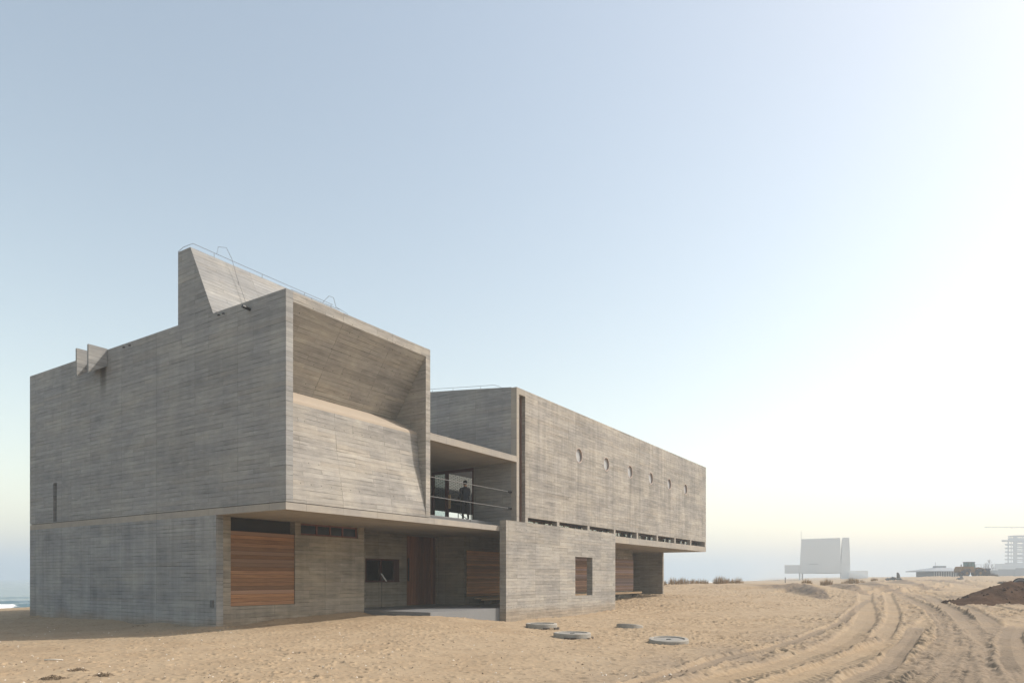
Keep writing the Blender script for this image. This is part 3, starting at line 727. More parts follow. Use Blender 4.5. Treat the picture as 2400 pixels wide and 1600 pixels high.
def plank_panel(name, a0, a1, b, z0, z1, n, mat, label=None):
    back = MB(); back.box(a0 - .0, a1, b + .032, b + .06, z0, z1); p = back.build(name, M['dark'], lib)
    if label: p['label'] = label
    h = (z1 - z0) / n
    k = MB(); k.box(-(a1 - a0) / 2, (a1 - a0) / 2, 0, .03, .003, h - .006); me = k.mesh('plank', mat)
    for i in range(n): link('plank', me, p, ((a0 + a1) / 2, b + RNG.uniform(-.002, .003), z0 + i * h))
    return p
# ---- lower storey
mb = MB(); mb.box(.262, .55, 3.50, 3.80, -1, 3.735); mb.build('corner_jamb', M['conc_low'], lib)
mb = MB(); mb.wall('x', .552, 6.77, -1, 3.735, 3.50, 3.80, [(.552, 3.24, .69, 3.735), (3.50, 6.43, 3.26, 3.70)]); mb.build('reading_room_wall', M['conc_low'], lib)
plank_panel('timber_shutter', .56, 3.235, 3.54, .70, 3.26, 19, M['slat'])
mb = MB(); mb.box(.56, 3.235, 3.78, 3.80, 3.27, 3.73); mb.build('clerestory_shade_panel', M['dark'], lib)  # black panel stands in for the unlit depth of the recess
mb = MB(); mb.box(3.50, 6.43, 3.58, 3.66, 3.262, 3.33); mb.box(3.50, 6.43, 3.58, 3.66, 3.64, 3.698)
for x in (3.50, 4.30, 4.98, 5.62, 6.36): mb.box(x, x + .07, 3.58, 3.66, 3.33, 3.64)
hw = mb.build('high_window', M['frame'], lib)
mb = MB(); mb.box(3.57, 6.36, 3.61, 3.622, 3.33, 3.64); mb.build('pane', M['dim_glass'], hw)
mb = MB(); mb.wall('y', 3.802, 5.2, .33, 3.735, 6.5, 6.77); mb.build('porch_side_wall', M['conc_low'], lib)
mb = MB(); mb.wall('x', 6.772, 13.6, .33, 3.735, 5.2, 5.45, [(8.53, 10.76, 1.46, 2.54), (11.28, 13.58, .34, 3.70)]); mb.build('porch_back_wall', M['conc_low'], lib)
mb = MB(); mb.box(8.53, 10.76, 5.20, 5.30, 1.462, 1.55); mb.box(8.53, 10.76, 5.20, 5.30, 2.46, 2.538)
for x in (8.53, 9.50, 10.68): mb.box(x, x + .075, 5.20, 5.30, 1.55, 2.46)
mb.box(10.40, 10.68, 5.20, 5.30, 1.55, 2.46)
pw = mb.build('porch_window', M['frame'], lib)
mb = MB(); mb.box(8.6, 10.40, 5.25, 5.262, 1.55, 2.46); mb.build('pane', M['glass'], pw)
# door of upright boards
mb = MB(); mb.box(11.29, 13.57, 5.34, 5.38, .34, 3.69); dr = mb.build('entrance_door', M['dark'], lib)
k = MB(); k.box(0, .182, 0, .035, .345, 3.685); dme = k.mesh('plank', M['door'])
for i in range(12): link('plank', dme, dr, (11.30 + i * .189, 5.30 + RNG.uniform(-.003, .003), 0))
mb = MB(); mb.box(11.42, 11.50, 5.23, 5.265, 1.50, 2.62)
for z in (1.6, 2.5): mb.box(11.44, 11.48, 5.265, 5.32, z, z + .05)
mb.build('handle', M['black'], dr)
mb = MB(); mb.wall('y', 3.502, 5.198, .33, 3.735, 13.602, 13.86); mb.build('porch_return_wall', M['conc_low'], lib)
mb = MB(); mb.wall('x', 13.862, 34.35, -.6, 3.735, 3.50, 3.78, [(13.9, 34.2, .72, 3.04)]); mb.build('lower_front_wall', M['conc_low'], lib)
for i in range(6):
    a0 = 13.78 + i * 3.44; a1 = min(a0 + 3.425, 34.47)
    plank_panel('timber_wall_panel', a0, a1, 3.46, .74, 3.03, 18, M['slat_lit'] if i < 2 else M['slat_grey'])
mb = MB(); mb.wall('y', 3.502, 16.6, -.6, 3.735, 40.5, 40.75); mb.build('lower_far_wall', M['conc_low'], lib)
mb = MB(); mb.wall('y', 3.785, 16.6, -.6, 3.735, 34.1, 34.35); mb.build('recess_side_wall', M['conc_low'], lib)
mb = MB(); mb.wall('x', .26, 40.75, -.9, 3.735, 16.6, 16.898); mb.build('lower_sea_wall', M['conc_end'], lib)
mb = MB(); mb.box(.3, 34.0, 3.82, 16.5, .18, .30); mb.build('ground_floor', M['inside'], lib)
# porch platform
mb = MB(); mb.box(6.8, 22.9, 0.0, 3.49, -.8, .33); mb.box(6.8, 13.6, 3.492, 5.19, -.8, .328); mb.build('porch_platform', M['floor'], lib)
# free-standing screen wall with a window opening
mb = MB(); mb.wall('x', 11.55, 22.93, -1.0, 4.21, -.345, -.004, [(18.02, 20.0, .73, 2.76)]); mb.build('screen_wall', M['conc'], lib)
# ledge bench of pale planks
bn = MB(); bn.box(14.35, 34.9, 2.98, 3.44, .585, .60); bpart = bn.build('wall_bench', M['dark'], lib)
k = MB(); k.box(-1.7, 1.7, 0, .145, 0, .055); bme = k.mesh('plank', M['bench'])
for i in range(6):
    for j in range(3): link('plank', bme, bpart, (16.06 + i * 3.42, 2.98 + j * .152, .60 + RNG.uniform(0, .003)))
k = MB(); k.box(-1.7, 1.7, 0, .04, -.07, .0); fme2 = k.mesh('edge_board', M['bench'])
for i in range(6): link('edge_board', fme2, bpart, (16.06 + i * 3.42, 2.965, .60))
k = MB(); k.prism([(3.10, .33), (3.44, .33), (3.44, .58), (3.02, .58)], 'x', 0, .2); sme = k.mesh('bench_support', M['conc_smooth'])
for x in (15.2, 19.0, 23.0, 27.0, 31.0, 34.2): link('bench_support', sme, bpart, (x, 0, 0))

# ---- hall opening on the terrace: timber frame, lattice of pale bricks far inside
mb = MB(); b0, b1, z0, z1 = OPN
mb.box(12.96, 13.10, b0, b0 + .10, 4.28, z1); mb.box(12.96, 13.10, b1 - .10, b1, 4.28, z1); mb.box(12.96, 13.10, b0 + .1, b1 - .1, z1 - .14, z1)
mb.box(12.98, 13.08, 4.05, 4.22, 4.28, z1 - .14)
fr = mb.build('terrace_door_frame', M['frame'], lib)
mb = MB(); mb.box(13.02, 13.032, 4.22, 4.95, 4.28, z1 - .14); mb.build('pane', M['glass'], fr)
mb = MB(); mb.box(12.90, 12.95, 3.84, 3.95, 5.05, 5.72); mb.build('handle', M['bench'], fr)
mb = MB(); mb.box(13.2, 40.4, 12.30, 12.34, 8.78, 10.9); mb.box(13.2, 40.4, 12.30, 12.34, 6.16, 6.96); mb.build('hall_beam', M['dark'], lib)
bl = MB()
for r in range(20):
    for c in range(34):
        x = 14.0 + c * .42 + (r % 2) * .21
        bl.box(x, x + .36, 12.28, 12.40, 6.97 + r * .09, 6.97 + r * .09 + .07)
tag(bl.build('brick_lattice', M['brickw'], lib, weld=False), kind='stuff')
mb = MB(); mb.box(14.0, 28.4, 12.42, 12.44, 6.96, 8.78); mb.build('lattice_backing', M['dark'], lib)
# terrace rail
rl = MB()
for z in (5.61, 4.85): rl.tube([(6.79, .3, z), (12.72, .3, z)], .016, 8)
rail = rl.build('terrace_rail', M['steel'], lib)
for z in (5.61, 4.85):
    k = MB(); k.tube([(12.72, .3, z), (12.94, .3, z)], .042, 10); k.build('rail_socket', M['black'], rail)
k = MB(); k.tube([(9.78, .3, JZ), (9.78, .3, 5.61)], .012, 6); k.build('baluster', M['steel'], rail)

# ---- lightning wires on the roof edges
def wire(pts, posts_, r=.009):
    mb = MB(); mb.tube(pts, r, 5)
    for p in posts_: mb.tube([p, (p[0], p[1], p[2] + .13)], r, 5)
    return mb.build('lightning_wire', M['wire'], lib)
wire([(.05, 5.72, 12.62), (.02, 5.70, 13.0), (.05, 5.45, 13.10), (.1, 4.95, 13.12), (2.1, 4.95, 13.10), (4.2, 4.95, 13.09), (6.4, 4.95, 13.09)], [(.9, 4.95, 12.96), (2.9, 4.95, 12.96), (4.9, 4.95, 12.96), (6.3, 4.95, 12.96)])
wire([(1.0, 4.95, 13.1), (1.05, 4.93, 13.38), (1.35, 4.90, 13.46), (1.5, 4.80, 13.1), (1.5, 4.50, 12.36), (1.5, 4.0, 11.36), (1.5, 3.62, 10.62)], [(1.5, 4.42, 12.05), (1.5, 3.72, 10.55)], .008)
wire([(.3, .12, 10.52), (2.0, .12, 10.53), (2.3, .10, 10.54)], [(1.1, .12, 10.41), (1.9, .12, 10.41)], .008)
wire([(1.55, .12, 10.54), (1.75, .05, 10.80), (1.9, .0, 10.78), (2.05, .05, 10.54), (2.6, .1, 10.50), (2.62, .1, 10.40)], [], .007)
wire([(13.02, .9, 10.55), (13.02, 1.3, 10.72), (13.02, 2.6, 10.84), (13.02, 5.4, 11.12), (13.02, 8.0, 11.32)], [(13.02, 2.1, 10.63), (13.02, 3.75, 10.79), (13.02, 5.05, 10.9)], .009)

# ------------------------------------------------------------------ people and small things at the library
def lp(a, b): p = wpt(a, b); return (p[0], p[1])
def table():
    x, y = lp(13.9, 4.0)
    t = thing('high_table', 'slim black high table standing just inside the timber framed terrace opening', 'table', (x, y, 4.08), RZ)
    mb = MB(); mb.box(-.1, .9, -.8, .8, 1.36, 1.42); mb.build('tabletop', M['black'], t)
    lm = MB(); lm.tube([(0, 0, 0), (0, 0, 1.36)], .022, 6); me = lm.mesh('leg', M['black'])
    for p in ((0, -.72, 0), (.8, -.72, 0), (0, .72, 0), (.8, .72, 0)): link('leg', me, t, p)
    mb = MB(); mb.tube([(0, -.72, .35), (.8, .72, .95)], .018, 6); mb.tube([(0, -.72, .4), (0, .72, .42)], .018, 6); mb.build('cross_brace', M['black'], t)
table()

def make_person():
    x, y = lp(11.55, 1.90)
    root = thing('person', 'person in dark clothes standing on the terrace behind the steel rails, arm held forward', 'person', (x, y, 4.272), R(30))
    s = 1.03
    J = {'pel': (0, 0, .96, .155), 'wst': (0, 0, 1.12, .150), 'che': (0, .01, 1.32, .175), 'nek0': (0, -.01, 1.47, .085), 'nek': (0, 0, 1.54, .056), 'hd': (0, .02, 1.64, .090), 'top': (0, .02, 1.73, .085),
         'lh': (-.10, 0, .90, .105), 'lk': (-.12, .03, .50, .068), 'la': (-.12, -.03, .09, .048), 'lt': (-.13, .15, .04, .040),
         'rh': (.10, 0, .90, .105), 'rk': (.11, -.02, .50, .068), 'ra': (.11, -.09, .09, .048), 'rt': (.12, .09, .04, .040),
         'ls': (-.215, 0, 1.42, .075), 'le': (-.25, -.02, 1.13, .050), 'lw': (-.19, .20, 1.02, .034), 'lm': (-.16, .29, 1.02, .034),
         'rs': (.215, 0, 1.42, .075), 're': (.24, .05, 1.14, .050), 'rw': (.15, .28, 1.10, .034), 'rm': (.13, .37, 1.12, .034)}
    E_ = [('pel', 'wst'), ('wst', 'che'), ('che', 'nek0'), ('nek0', 'nek'), ('nek', 'hd'), ('hd', 'top'), ('pel', 'lh'), ('lh', 'lk'), ('lk', 'la'), ('la', 'lt'), ('pel', 'rh'), ('rh', 'rk'), ('rk', 'ra'), ('ra', 'rt'),
          ('che', 'ls'), ('ls', 'le'), ('le', 'lw'), ('lw', 'lm'), ('che', 'rs'), ('rs', 're'), ('re', 'rw'), ('rw', 'rm')]
    ks = list(J); me = bpy.data.meshes.new('skeleton'); me.from_pydata([tuple(c * s for c in J[k][:3]) for k in ks], [(ks.index(a), ks.index(b)) for a, b in E_], [])
    o = link('body_source', me); sm = o.modifiers.new('skin', 'SKIN'); ss = o.modifiers.new('sub', 'SUBSURF'); ss.levels = 2; ss.render_levels = 2
    for i, k in enumerate(ks):
        me.skin_vertices[0].data[i].radius = (J[k][3] * s, J[k][3] * s * (.78 if k in ('wst', 'che', 'pel') else 1)); me.skin_vertices[0].data[i].use_root = (k == 'pel')
    dg = bpy.context.evaluated_depsgraph_get(); dg.update()
    bm_ = bpy.data.meshes.new_from_object(o.evaluated_get(dg)); bpy.data.objects.remove(o)
    bm_.name = 'body'; bm_.materials.clear()
    for m_ in (M['coat'], M['skin'], M['black'], M['trousers']): bm_.materials.append(m_)
    bm_.update()
    for p in bm_.polygons:
        c = p.center / s; p.use_smooth = True
        p.material_index = 1 if (c.z > 1.50 or (c.y > .22 and 0.9 < c.z < 1.3)) else 2 if c.z < .11 else 3 if c.z < .80 else 0
    link('body', bm_, root)
    hb = MB()
    for base, sg in (((-.16, .31, 1.02), -1), ((.13, .39, 1.12), 1)):
        for k, ln in enumerate((.07, .08, .085, .075)):
            p = Vector(base) + Vector(((k - 1.5) * .018, 0, 0)); hb.tube([p * s, (p + Vector((0, ln * .55, -.005))) * s, (p + Vector((0, ln * .85, -.035))) * s], .009, 6, r1=.006)
        p = Vector(base) + Vector((-sg * .03, -.02, 0)); hb.tube([p * s, (p + Vector((-sg * .03, .04, -.01))) * s, (p + Vector((-sg * .03, .07, -.03))) * s], .011, 6, r1=.008)
    hb.build('fingers', M['skin'], root, smooth=True)
    hm = bpy.data.meshes.new('hair'); b = bmesh.new(); bmesh.ops.create_icosphere(b, subdivisions=3, radius=.104)
    for v in list(b.verts):
        if v.co.y > .045 and v.co.z < .045: b.verts.remove(v)
    for v in b.verts: v.co = Vector((v.co.x * .92, v.co.y * 1.08, v.co.z * 1.12)) + Vector((0, .005, 1.685)); v.co *= s
    b.to_mesh(hm); b.free(); hm.materials.append(M['trousers']); link('hair', hm, root)
    fm = MB(); fm.prism([(.095, 1.66), (.135, 1.625), (.10, 1.615)], 'x', -.014, .014)
    for sx in (-.04, .04): fm.box(sx - .012, sx + .012, .098, .112, 1.672, 1.682)
    fm.box(-.02, .02, .09, .108, 1.585, 1.592)
    for sx in (-.1, .088): fm.box(sx, sx + .012, .0, .03, 1.63, 1.69)
    fm.v = [tuple(c * s for c in v) for v in fm.v]
    fm.build('face_features', M['skin'], root)
M['coat'] = plain('dark_navy_cloth', (.022, .024, .032), .9, .1, 8, .2)
M['trousers'] = plain('black_cloth', (.018, .018, .02), .9, .1, 8, .2)
M['skin'] = plain('skin', (.36, .22, .15), .6, .06, 8, .3)
make_person()

def sign_stand():
    x, y = lp(9.0, 4.65)
    t = thing('sign_stand', 'thin black sign stand with a small tilted white plate, on the porch by the window', 'sign stand', (x, y, .33))
    mb = MB(); mb.lathe([(0, 0), (.16, 0), (.16, .012), (.02, .02), (0, .02)], 20); mb.build('base', M['black'], t)
    mb = MB(); mb.tube([(0, 0, .01), (0, 0, 1.42)], .013, 8); mb.build('pole', M['black'], t)
    mb = MB(); mb.prism([(-.02, 1.52), (.20, 1.18), (.21, 1.187), (-.008, 1.527)], 'y', -.14, .14); mb.build('plate', M['white'], t)
    mb = MB(); mb.prism([(-.03, 1.51), (.19, 1.175), (.197, 1.178), (-.023, 1.516)], 'y', -.145, .145); mb.build('plate_backing', M['black'], t)
sign_stand()

# ------------------------------------------------------------------ manhole rings in the sand
M['ring'] = plain('precast_concrete_ring', (.31, .29, .255), .9, .38, 4)
M['lid'] = plain('grey_manhole_lid', (.25, .24, .22), .85, .35, 6)
M['brickd'] = plain('dark_brick', (.085, .07, .06), .9, .3, 12)
M['bricks'] = plain('sandy_brick', (.30, .23, .16), .9, .3, 12)
def manhole(px, d, r, h, label, bricks=True, tilt=(0, 0), grid=False, sink=0.0):
    x, y = at(px, d); z = gz(x, y) - sink
    t = thing('manhole_ring', label, 'manhole', (x, y, z), 0, 'concrete manhole rings in the sand'); t.rotation_euler = (R(tilt[0]), R(tilt[1]), 0.4)
    mb = MB(); mb.lathe([(r * .80, h - .05), (r * .82, h), (r * .97, h), (r, h - .025), (r, -.25), (r * .8, -.25), (r * .8, h - .05)], 48)
    mb.build('ring', M['ring'], t, smooth=False)
    mb = MB(); mb.lathe([(0, h - .03), (r * .76, h - .03), (r * .78, h - .05), (r * .78, h - .09), (0, h - .09)], 40); ld = mb.build('lid', M['lid'], t)
    if grid:
        g = MB()
        n = 11
        for i in range(n):
            for j in range(n):
                gx, gy = (i - n // 2) * r * .135, (j - n // 2) * r * .135
                if math.hypot(gx, gy) < r * .7: g.box(gx - r * .045, gx + r * .045, gy - r * .045, gy + r * .045, h - .03, h - .012)
        tag(g.build('lid_stud', M['lid'], ld, weld=False), kind='stuff')
    else:
        g = MB(); g.box(-.07, .07, -.02, .02, h - .029, h - .012); g.build('lid_handle', M['black'], ld)
    if bricks:
        k = MB(); k.box(r * .94, r * 1.13, -.085, .085, -.12, .035); a_, b_ = k.mesh('brick', M['brickd']), k.mesh('brick', M['bricks'])
        n = int(2 * math.pi * r / .19)
        for i in range(n):
            o = link('brick', a_ if RNG.random() < .65 else b_, t, (0, 0, RNG.uniform(-.03, .02))); o.rotation_euler = (0, 0, 2 * math.pi * i / n)
    return t
manhole(1269, 25.2, .57, .18, 'concrete manhole ring with a studded lid, nearest the screen wall', grid=True)
manhole(1341, 22.3, .60, .17, 'concrete manhole ring on exposed dark bricks, in front of the studded one', True)
manhole(1476, 27.3, .52, .10, 'half buried tilted concrete manhole ring, the farthest out behind the others', False, (-6, 8), sink=.0)
manhole(1567, 20.6, .58, .12, 'low concrete manhole ring with a grey lid, nearest the wheel tracks', False, (3, -2), sink=-.03)

# ------------------------------------------------------------------ litter on the sand
M['weed'] = plain('dry_seaweed', (.16, .12, .08), .95, .4, 20)
M['shell'] = plain('shell_bits', (.60, .54, .46), .8, .3, 30)
def weed(px, py, size, label):
    d = (CAMH + .2) * F / (py - HY); x, y = at(px, d); z = gz(x, y)
    mb = MB()
    for i in range(46):
        a = RNG.uniform(0, 6.28); r = size * math.sqrt(RNG.random()); L = RNG.uniform(.05, .16)
        cx, cy = r * math.cos(a) * 1.3, r * math.sin(a) * .8; b = RNG.uniform(0, 6.28); h = RNG.uniform(.0, .07) * (1 - r / size)
        mb.tube([(cx, cy, h - .02), (cx + L * .5 * math.cos(b), cy + L * .5 * math.sin(b), h + RNG.uniform(.01, .05)), (cx + L * math.cos(b + .5), cy + L * math.sin(b + .5), h - .01)], .010, 4, r1=.004)
    tag(mb.build('seaweed_clump', M['weed'], None, (x, y, z), weld=False), label, 'seaweed', 'dry seaweed clumps on the sand')
weed(125, 1590, .20, 'largest dark clump of dry seaweed, at the bottom edge of the sand')
weed(182, 1573, .11, 'small brown knot of dry seaweed just beyond the largest clump')
weed(238, 1584, .10, 'loose scattered scrap of dry seaweed beside the small knot')
weed(246, 1466, .30, 'dark seaweed patch in the shade below the end wall')
weed(340, 1479, .34, 'wide seaweed smear in the shade nearest the lower corner of the end wall')
x, y = at(126, 15.4); mb = MB(); mb.tube([(-.21, 0, .02), (0, .01, .03), (.20, 0, .02)], .016, 8)
tag(mb.build('driftwood_stick', M['shell'], None, (x, y, gz(x, y)), smooth=True), 'short bleached white stick lying on the sand', 'stick')
mb = MB(); mi = []
for i in range(1500):
    d = 11.5 + 22 * RNG.random() ** 1.6; px = RNG.uniform(-50, 1650)
    x, y = at(px, d)
    rel = np.array([x, y]) - ORG
    if (rel @ U) > -.3 and (rel @ V) > -.6 and (rel @ U) < 24: continue
    z = gz(x, y); r = RNG.uniform(.008, .028); dark = RNG.random() < .6
    a = RNG.uniform(0, 3.1); c, s_ = math.cos(a) * r * 1.6, math.sin(a) * r * 1.6
    mb.poly([(x - c, y - s_, z - .01), (x + s_ * .6, y - c * .6, z), (x, y, z + r * .9)], 0 if dark else 1); mb.poly([(x + s_ * .6, y - c * .6, z), (x + c, y + s_, z - .01), (x, y, z + r * .9)], 0 if dark else 1)
    mb.poly([(x + c, y + s_, z - .01), (x - s_ * .6, y + c * .6, z), (x, y, z + r * .9)], 0 if dark else 1); mb.poly([(x - s_ * .6, y + c * .6, z), (x - c, y - s_, z - .01), (x, y, z + r * .9)], 0 if dark else 1)
tag(mb.build('beach_litter', [M['weed'], M['shell']], weld=False), 'tiny bits of shell and dry weed strewn over the sand', 'beach litter', kind='stuff')

# ------------------------------------------------------------------ dune grass
def grass_mat(name, c1, c2):
    m = NT(name); tc = m.n('ShaderNodeTexCoord').outputs['Object']
    n = m.noise(tc, 7.0, 3); return m.done(m.mix(m.smooth(n, .35, .65), c1, c2), .9, None, .15)
M['grass'] = grass_mat('dry_dune_grass', (.25, .165, .085), (.46, .33, .19))
M['scrub'] = grass_mat('dark_scrub', (.07, .065, .05), (.15, .125, .09))
def tuft_mesh(seed, w, h, n, mat):
    r = np.random.default_rng(seed); mb = MB()
    for i in range(n):
        a, q = r.uniform(0, 6.28), math.sqrt(r.random()); x, y = w * q * math.cos(a), w * .8 * q * math.sin(a)
        L = h * r.uniform(.55, 1.05) * (1 - .45 * q * q); lean = r.uniform(.02, .38) * (.2 + q); la = a + r.uniform(-.8, .8)
        tx, ty = x + lean * L * math.cos(la), y + lean * L * math.sin(la); ww = r.uniform(.010, .022); b = r.uniform(0, 3.14); cx, cy = ww * math.cos(b), ww * math.sin(b)
        mx, my = x + (tx - x) * .35, y + (ty - y) * .35
        mb.poly([(x - cx, y - cy, -.12), (x + cx, y + cy, -.12), (mx + cx * .8, my + cy * .8, L * .55), (mx - cx * .8, my - cy * .8, L * .55)])
        mb.poly([(mx - cx * .8, my - cy * .8, L * .55), (mx + cx * .8, my + cy * .8, L * .55), (tx, ty, L)])
    return mb.mesh('grass_tuft', mat, weld=False)
TUFTS = [  # px, depth, half width, height, label
    (1556, 69, 0.30, 0.69, 'small grass tuft half hidden by the far corner of the library'),
    (1577, 70, 0.41, 0.95, 'spiky upright grass tuft, second from the far corner of the library'),
    (1600, 71, 0.64, 0.84, 'rounded grass tuft, third from the far corner of the library'),
    (1624, 71, 0.38, 0.69, 'narrow grass tuft, fourth from the far corner of the library'),
    (1645, 72, 0.68, 0.81, 'wide grass tuft in the middle of the low dune'),
    (1688, 72, 0.79, 1.06, 'tallest bushy grass tuft on the low dune'),
    (1708, 73, 0.52, 0.78, 'grass tuft between the tallest bush and the last one of the low dune'),
    (1729, 74, 0.60, 0.95, 'last grass tuft at the outer end of the low dune'),
    (1891, 69, 0.54, 0.69, 'grass tuft on the brow of the dug sand bank, first below the white chapel'),
    (1937, 75, 0.64, 0.95, 'upright grass tuft on the bank below the white chapel tower'),
    (1982, 84, 0.56, 0.78, 'low grass tuft beside the base of the white chapel'),
    (1999, 86, 0.71, 0.99, 'broad grass tuft under the right end of the white chapel'),
    (2020, 92, 0.45, 0.62, 'trailing grass tuft on the slope past the white chapel'),
    (2049, 104, 0.52, 0.67, 'lone grass tuft on the far brow, outermost of the bank')]
for i, (px, d, w, h, lab) in enumerate(TUFTS):
    x, y = at(px, d); o = link('grass_tuft', tuft_mesh(100 + i, w, h, int(330 * w), M['grass']), None, (x, y, gz(x, y)))
    tag(o, lab, 'grass tuft', 'dry grass tufts on the dunes')
SCRUB = [(2366, 84, .9, .55, 'low scrub clump just behind the brown soil heap'), (2385, 78, 1.3, 1.0, 'largest grey scrub bush behind the soil heap'), (2352, 88, .7, .5, 'small brown scrub clump left of the largest grey bush'),
         (2328, 150, 1.1, .7, 'dark scrub clump on the rise beyond the wheel loader'), (2312, 156, 1.6, 1.5, 'dark round bush right beside the wheel loader bucket')]
for i, (px, d, w, h, lab) in enumerate(SCRUB):
    x, y = at(px, d); o = link('scrub_bush', tuft_mesh(200 + i, w, h, int(330 * w), M['scrub']), None, (x, y, gz(x, y)))
    tag(o, lab, 'bush', 'scrub bushes on the right')

# ------------------------------------------------------------------ soil heap and things round it
M['soil'] = plain('brown_soil', (.075, .043, .026), .97, .3, 1.5, .03, 0, .05)
def soil_heap():
    xs = np.linspace(28.0, 52, 150); ys = np.linspace(41.5, 53, 70); X, Y = np.meshgrid(xs, ys)
    P = [(29.7, 45.6, .05), (31.1, 46.3, .62), (32.8, 47, 1.02), (34.2, 47.5, 1.30), (36, 48, 1.34), (42, 48, 1.5), (47, 48, 1.3), (51, 48, .3)]
    g0 = base_h(X, Y)
    h = ridge(X, Y, P, [.9, 1.3, 1.7, 2.0, 2.2, 2.3, 2.0, 1.0], [.9, 1.3, 1.7, 2.0, 2.2, 2.3, 2.0, 1.0])
    z = g0 + h * (1 + .35 * fbm(X * .7, Y * .7, 4, 3.0)) + (.12 * fbm(X * 2.6, Y * 2.6, 3, 8.0) + .07 * fbm(X * 8, Y * 8, 2, 18.0)) * sstep(h, .02, .3) - .12 * (1 - sstep(h, 0, .10)) - .04
    v = np.stack([X, Y, z], -1).reshape(-1, 3); ny, nx = X.shape; idx = np.arange(ny * nx).reshape(ny, nx)
    q = np.stack([idx[:-1, :-1], idx[:-1, 1:], idx[1:, 1:], idx[1:, :-1]], -1).reshape(-1, 4)
    me = bpy.data.meshes.new('soil_heap'); me.from_pydata(v.tolist(), [], q.tolist()); me.polygons.foreach_set('use_smooth', [True] * len(q)); me.materials.append(M['soil'])
    so = link('soil_heap', me)
    cb = MB(); r = np.random.default_rng(77)
    for i in range(170):
        x = r.uniform(29, 46); y = 48 - r.uniform(1.2, 3.9) * (1 - .3 * abs(x - 38) / 9) + r.uniform(-.3, .3)
        if x < 31.5: y += 1.2
        j = int(np.clip(np.argmin(abs(xs - x)), 0, len(xs) - 1)); k = int(np.argmin(abs(ys - y))); zz = max(z[k, j], gz(x, y)); q_ = r.uniform(.04, .16) * (1 if r.random() < .8 else 1.6)
        n_ = len(cb.v)
        for c in ((-1, 0, 0), (1, 0, 0), (0, -1, 0), (0, 1, 0), (0, 0, -1), (0, 0, .8)): cb.v.append((x + c[0] * q_ * r.uniform(.7, 1.2), y + c[1] * q_ * r.uniform(.7, 1.2), zz + c[2] * q_ * r.uniform(.6, 1)))
        for f_ in ((0, 2, 5), (2, 1, 5), (1, 3, 5), (3, 0, 5), (2, 0, 4), (1, 2, 4), (3, 1, 4), (0, 3, 4)): cb.f.append(tuple(n_ + a for a in f_)); cb.mi.append(0)
    tag(cb.build('soil_clods', M['soil'], so, weld=False), kind='stuff')
    tag(so, 'long heap of dark brown soil dumped on the pale sand', 'soil heap')
soil_heap()
x, y = at(2391, 52); pz = zat(1374, 52)
t = thing('grey_pipe', 'large grey pipe with a dark rim half hidden behind the brown soil heap', 'pipe', (x, y, pz), R(-70))
M['pipe'] = plain('grey_pipe_shell', (.34, .35, .38), .5, .1, 4)
mb = MB(); mb.lathe([(.50, 0), (.60, 0), (.60, 2.4), (.50, 2.4), (.50, 0)], 40); me = mb.mesh('shell', M['pipe'], smooth=False); me.transform(Matrix.Rotation(R(-90), 4, 'X')); link('shell', me, t)
mb = MB(); mb.lathe([(.585, -.03), (.66, -.03), (.66, .05), (.585, .05), (.585, -.03)], 40); me = mb.mesh('rim', M['black']); me.transform(Matrix.Rotation(R(-90), 4, 'X')); link('rim', me, t); link('rim', me, t, (0, .22, 0))

# ------------------------------------------------------------------ far things
M['chapel'] = plain('white_render', (.74, .74, .73), .8, .03, .2)
M['farw'] = plain('far_concrete', (.36, .36, .36), .8, .06, .1)
M['fard'] = plain('far_dark_wall', (.12, .13, .145), .8, .08, .1)
M['farroof'] = plain('grey_metal_roof', (.26, .28, .30), .6, .05, .2)
TURN = [0.0, 0.0]                                     # a far building's place along its sight line, and how it is turned
def far_thing(name, label, cat, px0, d):
    phi = math.atan((px0 - CX) / F); TURN[0], TURN[1] = phi, d
    x, y = d * math.sin(phi), d * math.cos(phi)
    return thing(name, label, cat, (x, y, 0), -phi)
def ipoly(mb, pts, dd, depth):
    """prism with its front dd metres behind the thing's own front plane, outline surveyed in photo pixels"""
    P = []
    for px, py in pts:
        al = math.atan((px - CX) / F) - TURN[0]; r = TURN[1] + dd
        P.append((r * math.tan(al), CAMH + (HY - py) / F * r / math.cos(al) * math.cos(math.atan((px - CX) / F))))
    mb.prism(P, 'y', dd, dd + depth)
ch = far_thing('chapel', 'hazy white chapel with a split-off tower and thin stilts, far along the beach', 'chapel', 1936, 290)
D = 0
mb = MB(); ipoly(mb, [(1873.5, 1342.8), (1878, 1262.8), (1969.3, 1259.6), (1971, 1320), (1971, 1342.8)], D, 16); mb.build('nave', M['chapel'], ch)
mb = MB(); ipoly(mb, [(1971.4, 1320), (1974.4, 1259.3), (1990.3, 1259.0), (1992.8, 1320)], D, 14); mb.build('tower', M['chapel'], ch)
mb = MB(); ipoly(mb, [(1838.8, 1323.2), (1874.3, 1323.2), (1873.3, 1342.8), (1838.8, 1342.8)], D - .4, 10); mb.build('wing', M['chapel'], ch)
mb = MB(); ipoly(mb, [(1971.2, 1320.2), (1992.8, 1320.2), (1992.8, 1336.5), (2034.6, 1336.5), (2034.6, 1362), (1971.2, 1362)], D - .2, 15); mb.build('base', M['chapel'], ch)
mb = MB(); ipoly(mb, [(1990, 1342), (2034, 1353), (2034, 1362), (1990, 1362)], D - 2.6, 2.3); mb.build('stair_flank', M['chapel'], ch)
mb = MB(); ipoly(mb, [(1913, 1322.5), (1957, 1322.5), (1957, 1341.5), (1913, 1341.5)], D - .35, .33); mb.build('wall_panel', M['chapel'], ch)
